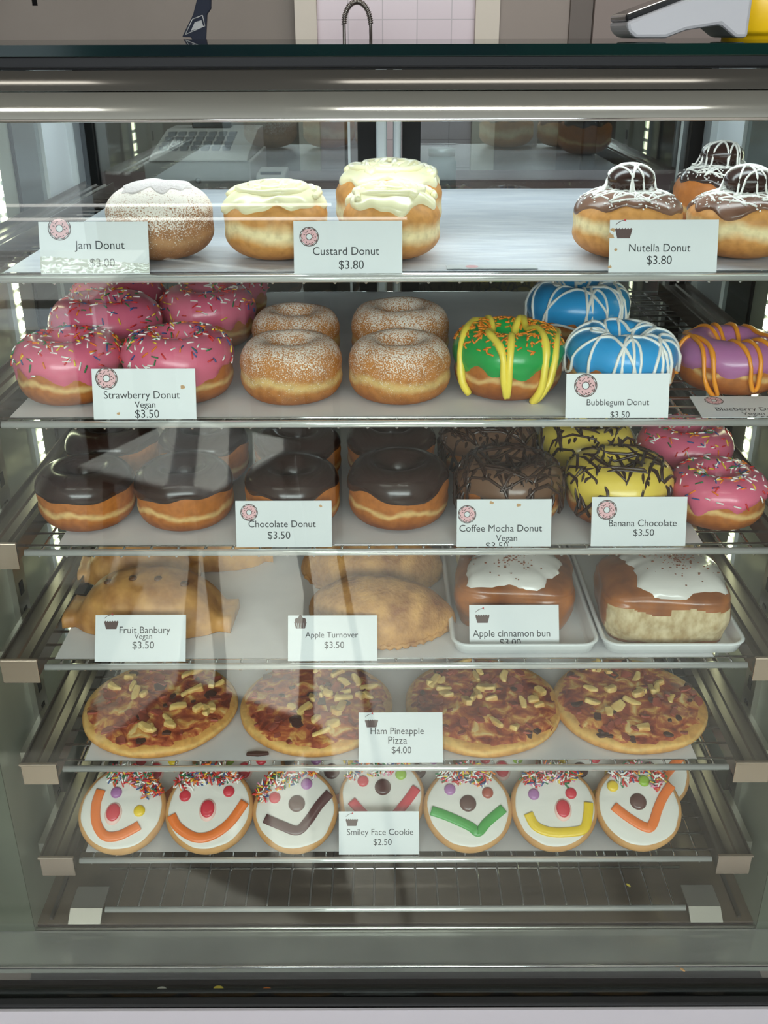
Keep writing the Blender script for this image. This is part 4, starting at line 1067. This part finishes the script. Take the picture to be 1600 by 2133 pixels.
card((1267, 458, 1492, 569), [('Nutella Donut', 1310, 1438, 524), ('$3.80', 1347, 1399, 550)], ('cupcake', 1299, 486, 18), 'stained price card in front of the truffle donuts', 0, stains=((1272, 492, 9), (1283, 520, 4), (1270, 556, 5), (1277, 478, 6)))
card((196, 768, 410, 875), [('Strawberry Donut', 217, 375, 830), ('Vegan', 281, 324, 849), ('$3.50', 282, 332, 870)], ('donut', 222, 788, 23), 'price card reading Strawberry Donut in front of the pink donuts', 1, stains=((381, 806, 6), (247, 861, 4)))
card((1177, 778, 1391, 876), [('Bubblegum Donut', 1222, 1352, 844), ('$3.50', 1271, 1311, 870)], ('donut', 1220, 803, 24), 'price card reading Bubblegum Donut in front of the blue donuts', 1)
card((1462, 826, 1650, 877), [('Blueberry Donut', 1493, 1640, 856), ('Vegan', 1548, 1594, 865), ('$3.50', 1560, 1610, 875)], ('donut', 1487, 835, 20), 'price card reading Blueberry Donut lying back below the mauve donut', 1, tilt=84)
card((493, 1043, 692, 1143), [('Chocolate Donut', 518, 658, 1098), ('$3.50', 558, 605, 1122)], ('donut', 519, 1067, 18), 'price card reading Chocolate Donut on the third shelf', 2, stains=((668, 1054, 4),))
card((951, 1040, 1147, 1141), [('Coffee Mocha Donut', 957, 1129, 1107), ('Vegan', 1033, 1077, 1127), ('$3.50', 1012, 1058, 1144)], ('donut', 973, 1071, 19), 'price card reading Coffee Mocha Donut on the third shelf', 2, stains=((1024, 1047, 5), (1080, 1052, 6)))
card((1230, 1035, 1427, 1140), [('Banana Chocolate', 1268, 1409, 1096), ('$3.50', 1319, 1362, 1116)], ('donut', 1264, 1062, 21), 'price card reading Banana Chocolate on the third shelf', 2)
card((198, 1281, 387, 1382), [('Fruit Banbury', 249, 355, 1319), ('Vegan', 280, 317, 1331), ('$3.50', 276, 321, 1351)], ('cupcake', 232, 1302, 15), 'price card reading Fruit Banbury at left of the fourth shelf', 3, tilt=30)
card((600, 1282, 786, 1381), [('Apple Turnover', 636, 746, 1328), ('$3.50', 676, 717, 1350)], ('muffin', 626, 1302, 13), 'price card reading Apple Turnover in front of the half moon pastries', 3, tilt=30)
card((978, 1260, 1165, 1360), [('Apple cinnamon bun', 985, 1146, 1326), ('$3.00', 1041, 1085, 1345)], ('cupcake', 1005, 1289, 15), 'price card reading Apple cinnamon bun standing in the white tray', 3, tilt=30, lift=.0022, y=max(.008, ta.y) + .009)
card((747, 1484, 923, 1587), [('Ham Pineapple', 772, 883, 1529), ('Pizza', 809, 848, 1549), ('$4.00', 816, 857, 1569)], ('cupcake', 774, 1507, 14), 'price card reading Ham Pineapple Pizza on the fifth shelf', 4, tilt=34)
card((706, 1690, 873, 1782), [('Smiley Face Cookie', 723, 861, 1739), ('$2.50', 778, 816, 1760)], ('cupcake', 733, 1713, 13), 'price card reading Smiley Face Cookie on the sixth shelf', 5, tilt=28)
# a card lying flat on the top shelf
p = at(1025, 558, Z=ZK[0] + LT); t = thing('price_card', 'price card lying flat on the paper between custard and truffle donuts', 'price card', (p.x, .012, p.z + .0003), 0, 'price cards')
MB().box((-.036, 0, 0), (.036, .012, .0005)).build('card', cardm, t)
MB().add([(-.016 + .0052 * math.cos(i * PI / 10), .006 + .0052 * math.sin(i * PI / 10), .0006) for i in range(20)], [tuple(range(20))]).build('icon', pinkink, t)

# ------------------------------------------------------------------ crumbs on the deck
for i, (px, py, r, m, lab) in enumerate([(337, 2062, .0055, i_white, 'white crumb in the front channel, left of the others'), (455, 2060, .0055, dr_yel, 'yellow crumb in the front channel'), (556, 2064, .006, SPR[2], 'orange crumb in the front channel')]):
    q = at(px, py, Z=ZD - .0215); tag(lump(0, 0, r, r * .6, r * .6, 0).build('crumb', m, None, 0, (q.x, q.y, ZD - .022)), lab, 'crumb')
for (px, py, r, m, lab) in [(1422, 2020, .003, bisc, 'pale crumb on the steel strip at right'), (1309, 1844, .003, dr_yel, 'yellow sprinkle dropped on the empty wire rack')]:
    zz = ZD - .003 if py > 2000 else ZD
    q = at(px, py, Z=zz); tag(lump(0, 0, r, r * .45, r * .4, 0, rot=-.8).build('crumb', m, None, 0, (q.x, q.y, zz)), lab, 'crumb')

# ------------------------------------------------------------------ things on the case and behind it
ZTOP = CZ - .006
yel = mat('yellow_plastic', (236, 190, 20), .35)
# card terminal: pale wedge with a black screen
tp = at(1400, 84, Z=ZTOP); Yt = min(tp.y, .5)
def X_at(px, Y): return at(px, 60, Y=Y).x
t = thing('card_terminal', 'grey and black card payment terminal on the glass top', 'card terminal', (X_at(1400, Yt), Yt, ZTOP))
s = proj((t.location.x, Yt, ZTOP))[2] / F
def tpt(px, py): return ((px - 1400) * s, (proj(t.location)[1] - py) * s * 1.02)
prof = [tpt(1304, 50), tpt(1310, 68), tpt(1326, 80), tpt(1390, 80), tpt(1430, 66), tpt(1500, 56), tpt(1535, 80), tpt(1560, 80), tpt(1560, -30), tpt(1480, -12)]
prof = [(a_, max(0, b_)) for a_, b_ in prof]
MB().prism(prof, .075, 'y', 0).build('body', mat('terminal_grey', (168, 168, 172), .4), t, .003)
prof2 = [tpt(1304, 36), tpt(1305, 50), tpt(1480, -2), tpt(1474, -22)]
MB().prism(prof2, .067, 'y', .004).build('screen', blackg, t, .002)
Yy = .30
t = thing('collection_tin', 'yellow plastic tapered container at right end of the glass top', 'container', (X_at(1580, Yy), Yy, ZTOP))
MB().lathe([(.034, 0), (.034, .004), (.040, .0045), (.044, .008), (.036, .045), (.026, .09), (.02, .1)], 36).build('body', yel, t)
# spring tap over the kitchen sink
Yf = 2.35; xl, xr = X_at(717, Yf), X_at(772, Yf); zc_ = at(745, 50, Y=Yf).z; rr_ = (xr - xl) / 2
t = thing('kitchen_tap', 'arched spring tap in front of the pink tiled wall', 'tap', ((xl + xr) / 2, Yf, .9))
zz = zc_ - .9
pts = [(-rr_ * 1.05, 0, -.02)] + [(-rr_, 0, zz * .5)] + [(-rr_ * math.cos(a), 0, zz + 1.5 * rr_ * math.sin(a)) for a in [PI * i / 20 for i in range(21)]] + [(rr_ * 1.02, 0, zz - .06)]
MB().tube(pts, .0045, 8).build('hose', mat('tap_grey', (120, 116, 112), .3, .8), t)
mb = MB(); coil = []
for i in range(21 * 12):
    a = PI * i / (21 * 12 - 1); b = i / 12 * 2 * PI * 1.6; c = Vector((-rr_ * math.cos(a), 0, zz + 1.5 * rr_ * math.sin(a))); n_ = Vector((-math.cos(a), 0, math.sin(a)))
    coil.append(c + n_ * .0065 * math.cos(b) + Vector((0, 1, 0)) * .0065 * math.sin(b))
mb.tube(coil, .0018, 5).build('spring', mat('tap_spring', (150, 146, 140), .25, .9), t)
MB().tube([(rr_ * 1.02, 0, zz - .06), (rr_ * 1.02, 0, zz - .14)], .011, 12).build('spray_head', black, t)
# dark pennant and black handle hanging at the left
Yp = 1.6
def hang(pts, th=.012): return [(at(x_, y_, Y=Yp).x, at(x_, y_, Y=Yp).z) for x_, y_ in pts]
ctr = at(408, 40, Y=Yp); navy = mat('navy_cloth', (24, 32, 50), .8)
poly = [(a_ - ctr.x, b_ - ctr.z) for a_, b_ in hang([(425, -60), (440, -60), (439, 18), (431, 30), (428, 92), (405, 92), (398, 78), (379, 77), (402, 30)])]
t = thing('hanging_bag', 'navy cloth pennant with a pale outlined mark hanging over the counter', 'cloth', (ctr.x, Yp, ctr.z))
MB().prism(poly, .012, 'y', 0).build('cloth', navy, t, .002)
def outl(pts): return [(a_ - ctr.x, b_ - ctr.z) for a_, b_ in hang(pts)]
q1 = outl([(386, 72), (401, 40), (422, 32), (427, 54)]); mb = MB()
for p, q in zip(q1, q1[1:] + q1[:1]): mb.tube([(p[0], -.0008, p[1]), (q[0], -.0008, q[1])], .0009, 6)
q2 = outl([(398, 64), (406, 46), (420, 42), (424, 56)]); mb.add([(a_, -.0012, b_) for a_, b_ in q2], [(0, 1, 2, 3)])
mb.build('printed_mark', mat('pale_print', (170, 172, 172), .7), t)
p0 = at(72, -30, Y=Yp); p1 = at(73, 12, Y=Yp)
tag(MB().tube([(0, 0, p0.z - p1.z), (0, 0, 0)], [.0045, .0055], 10).build('black_handle', black, None, 0, p1), 'black handle end hanging at top left', 'handle')
# bench with till, printer and cups seen through the rear doors
ZBN = 1.06
t = thing('kitchen_bench', 'long bench behind the case with a mauve edge', 'bench', (0, 1.75, 0))
MB().box((-2.4, -.3, ZBN - .04), (2.4, .35, ZBN)).build('worktop', mat('mauve_worktop', (128, 104, 108), .35), t, .004)
MB().box((-2.38, -.26, 0), (2.38, .33, ZBN - .04)).build('cabinet', mat('bench_front', (96, 92, 88), .5, rgb2=(84, 80, 76), scale=4), t)
Yc = 1.55; xa, xb = at(300, 350, Y=Yc).x, at(522, 350, Y=Yc).x; wv = xb - xa; regm = mat('register_white', (206, 204, 200), .45)
t = thing('cash_register', 'white cash register on the bench, seen through the left rear door', 'cash register', ((xa + xb) / 2, Yc, ZBN))
MB().box((-wv / 2, 0, .006), (wv / 2, .34, .085)).build('drawer', regm, t, .004)
MB().lathe([(.006, 0), (.006, .004), (.003, .005)], 16).build('lock', alu, t).location = (0, -.001, .045)
t.children[-1].rotation_euler = (PI / 2, 0, 0)
MB().prism([(-.01, .09), (.02, .10), (.22, .135), (.33, .135), (.33, .086), (-.01, .086)], wv * .92, 'x', -wv * .44).build('housing', regm, t, .004)
mb = MB()
for i in range(7):
    for j in range(4): mb.box((-wv * .38 + i * wv * .1, .04 + j * .04, .103 + j * .0068), (-wv * .31 + i * wv * .1, .066 + j * .04, .112 + j * .0068))
mb.build('keypad', mat('key_grey', (140, 142, 146), .5), t)
MB().box((-wv * .2, .24, .135), (wv * .2, .27, .21)).build('display', blackg, t, .003)
xa, xb = at(530, 360, Y=Yc).x, at(592, 360, Y=Yc).x
t = thing('receipt_printer', 'small white receipt printer beside the cash register', 'printer', ((xa + xb) / 2, Yc, ZBN)); wv = xb - xa
MB().prism([(0, 0), (0, .035), (.03, .055), (.12, .06), (.12, 0)], wv, 'x', -wv / 2).build('body', regm, t, .004)
MB().box((-wv * .35, .028, .052), (wv * .35, .04, .0585)).build('paper_slot', black, t)
xa = at(925, 350, Y=Yc).x
t = thing('glass_jar', 'pale jar on the bench, seen at left of the right rear door', 'jar', (xa, Yc + .1, ZBN))
MB().lathe([(.03, 0), (.034, .004), (.034, .07), (.028, .085)], 24).build('jar', mat('jar_white', (190, 200, 206), .3), t)
MB().lathe([(.031, .0855), (.031, .1), (.029, .102)], 24).build('lid', alu, t)
xa = at(1195, 340, Y=2.0).x
t = thing('oven', 'black fronted oven standing behind the bench at right', 'oven', (at(1400, 340, Y=2.45).x, 2.45, 0))
MB().box((-.32, -.2, .0), (.32, .24, 1.36)).build('body', mat('oven_black', (34, 35, 37), .3), t, .006)
MB().box((-.28, -.206, .75), (.28, -.2, 1.2)).build('door', blackg, t)
MB().tube([(-.24, -.23, 1.24), (.24, -.23, 1.24)], .009, 10).build('handle', alu, t)
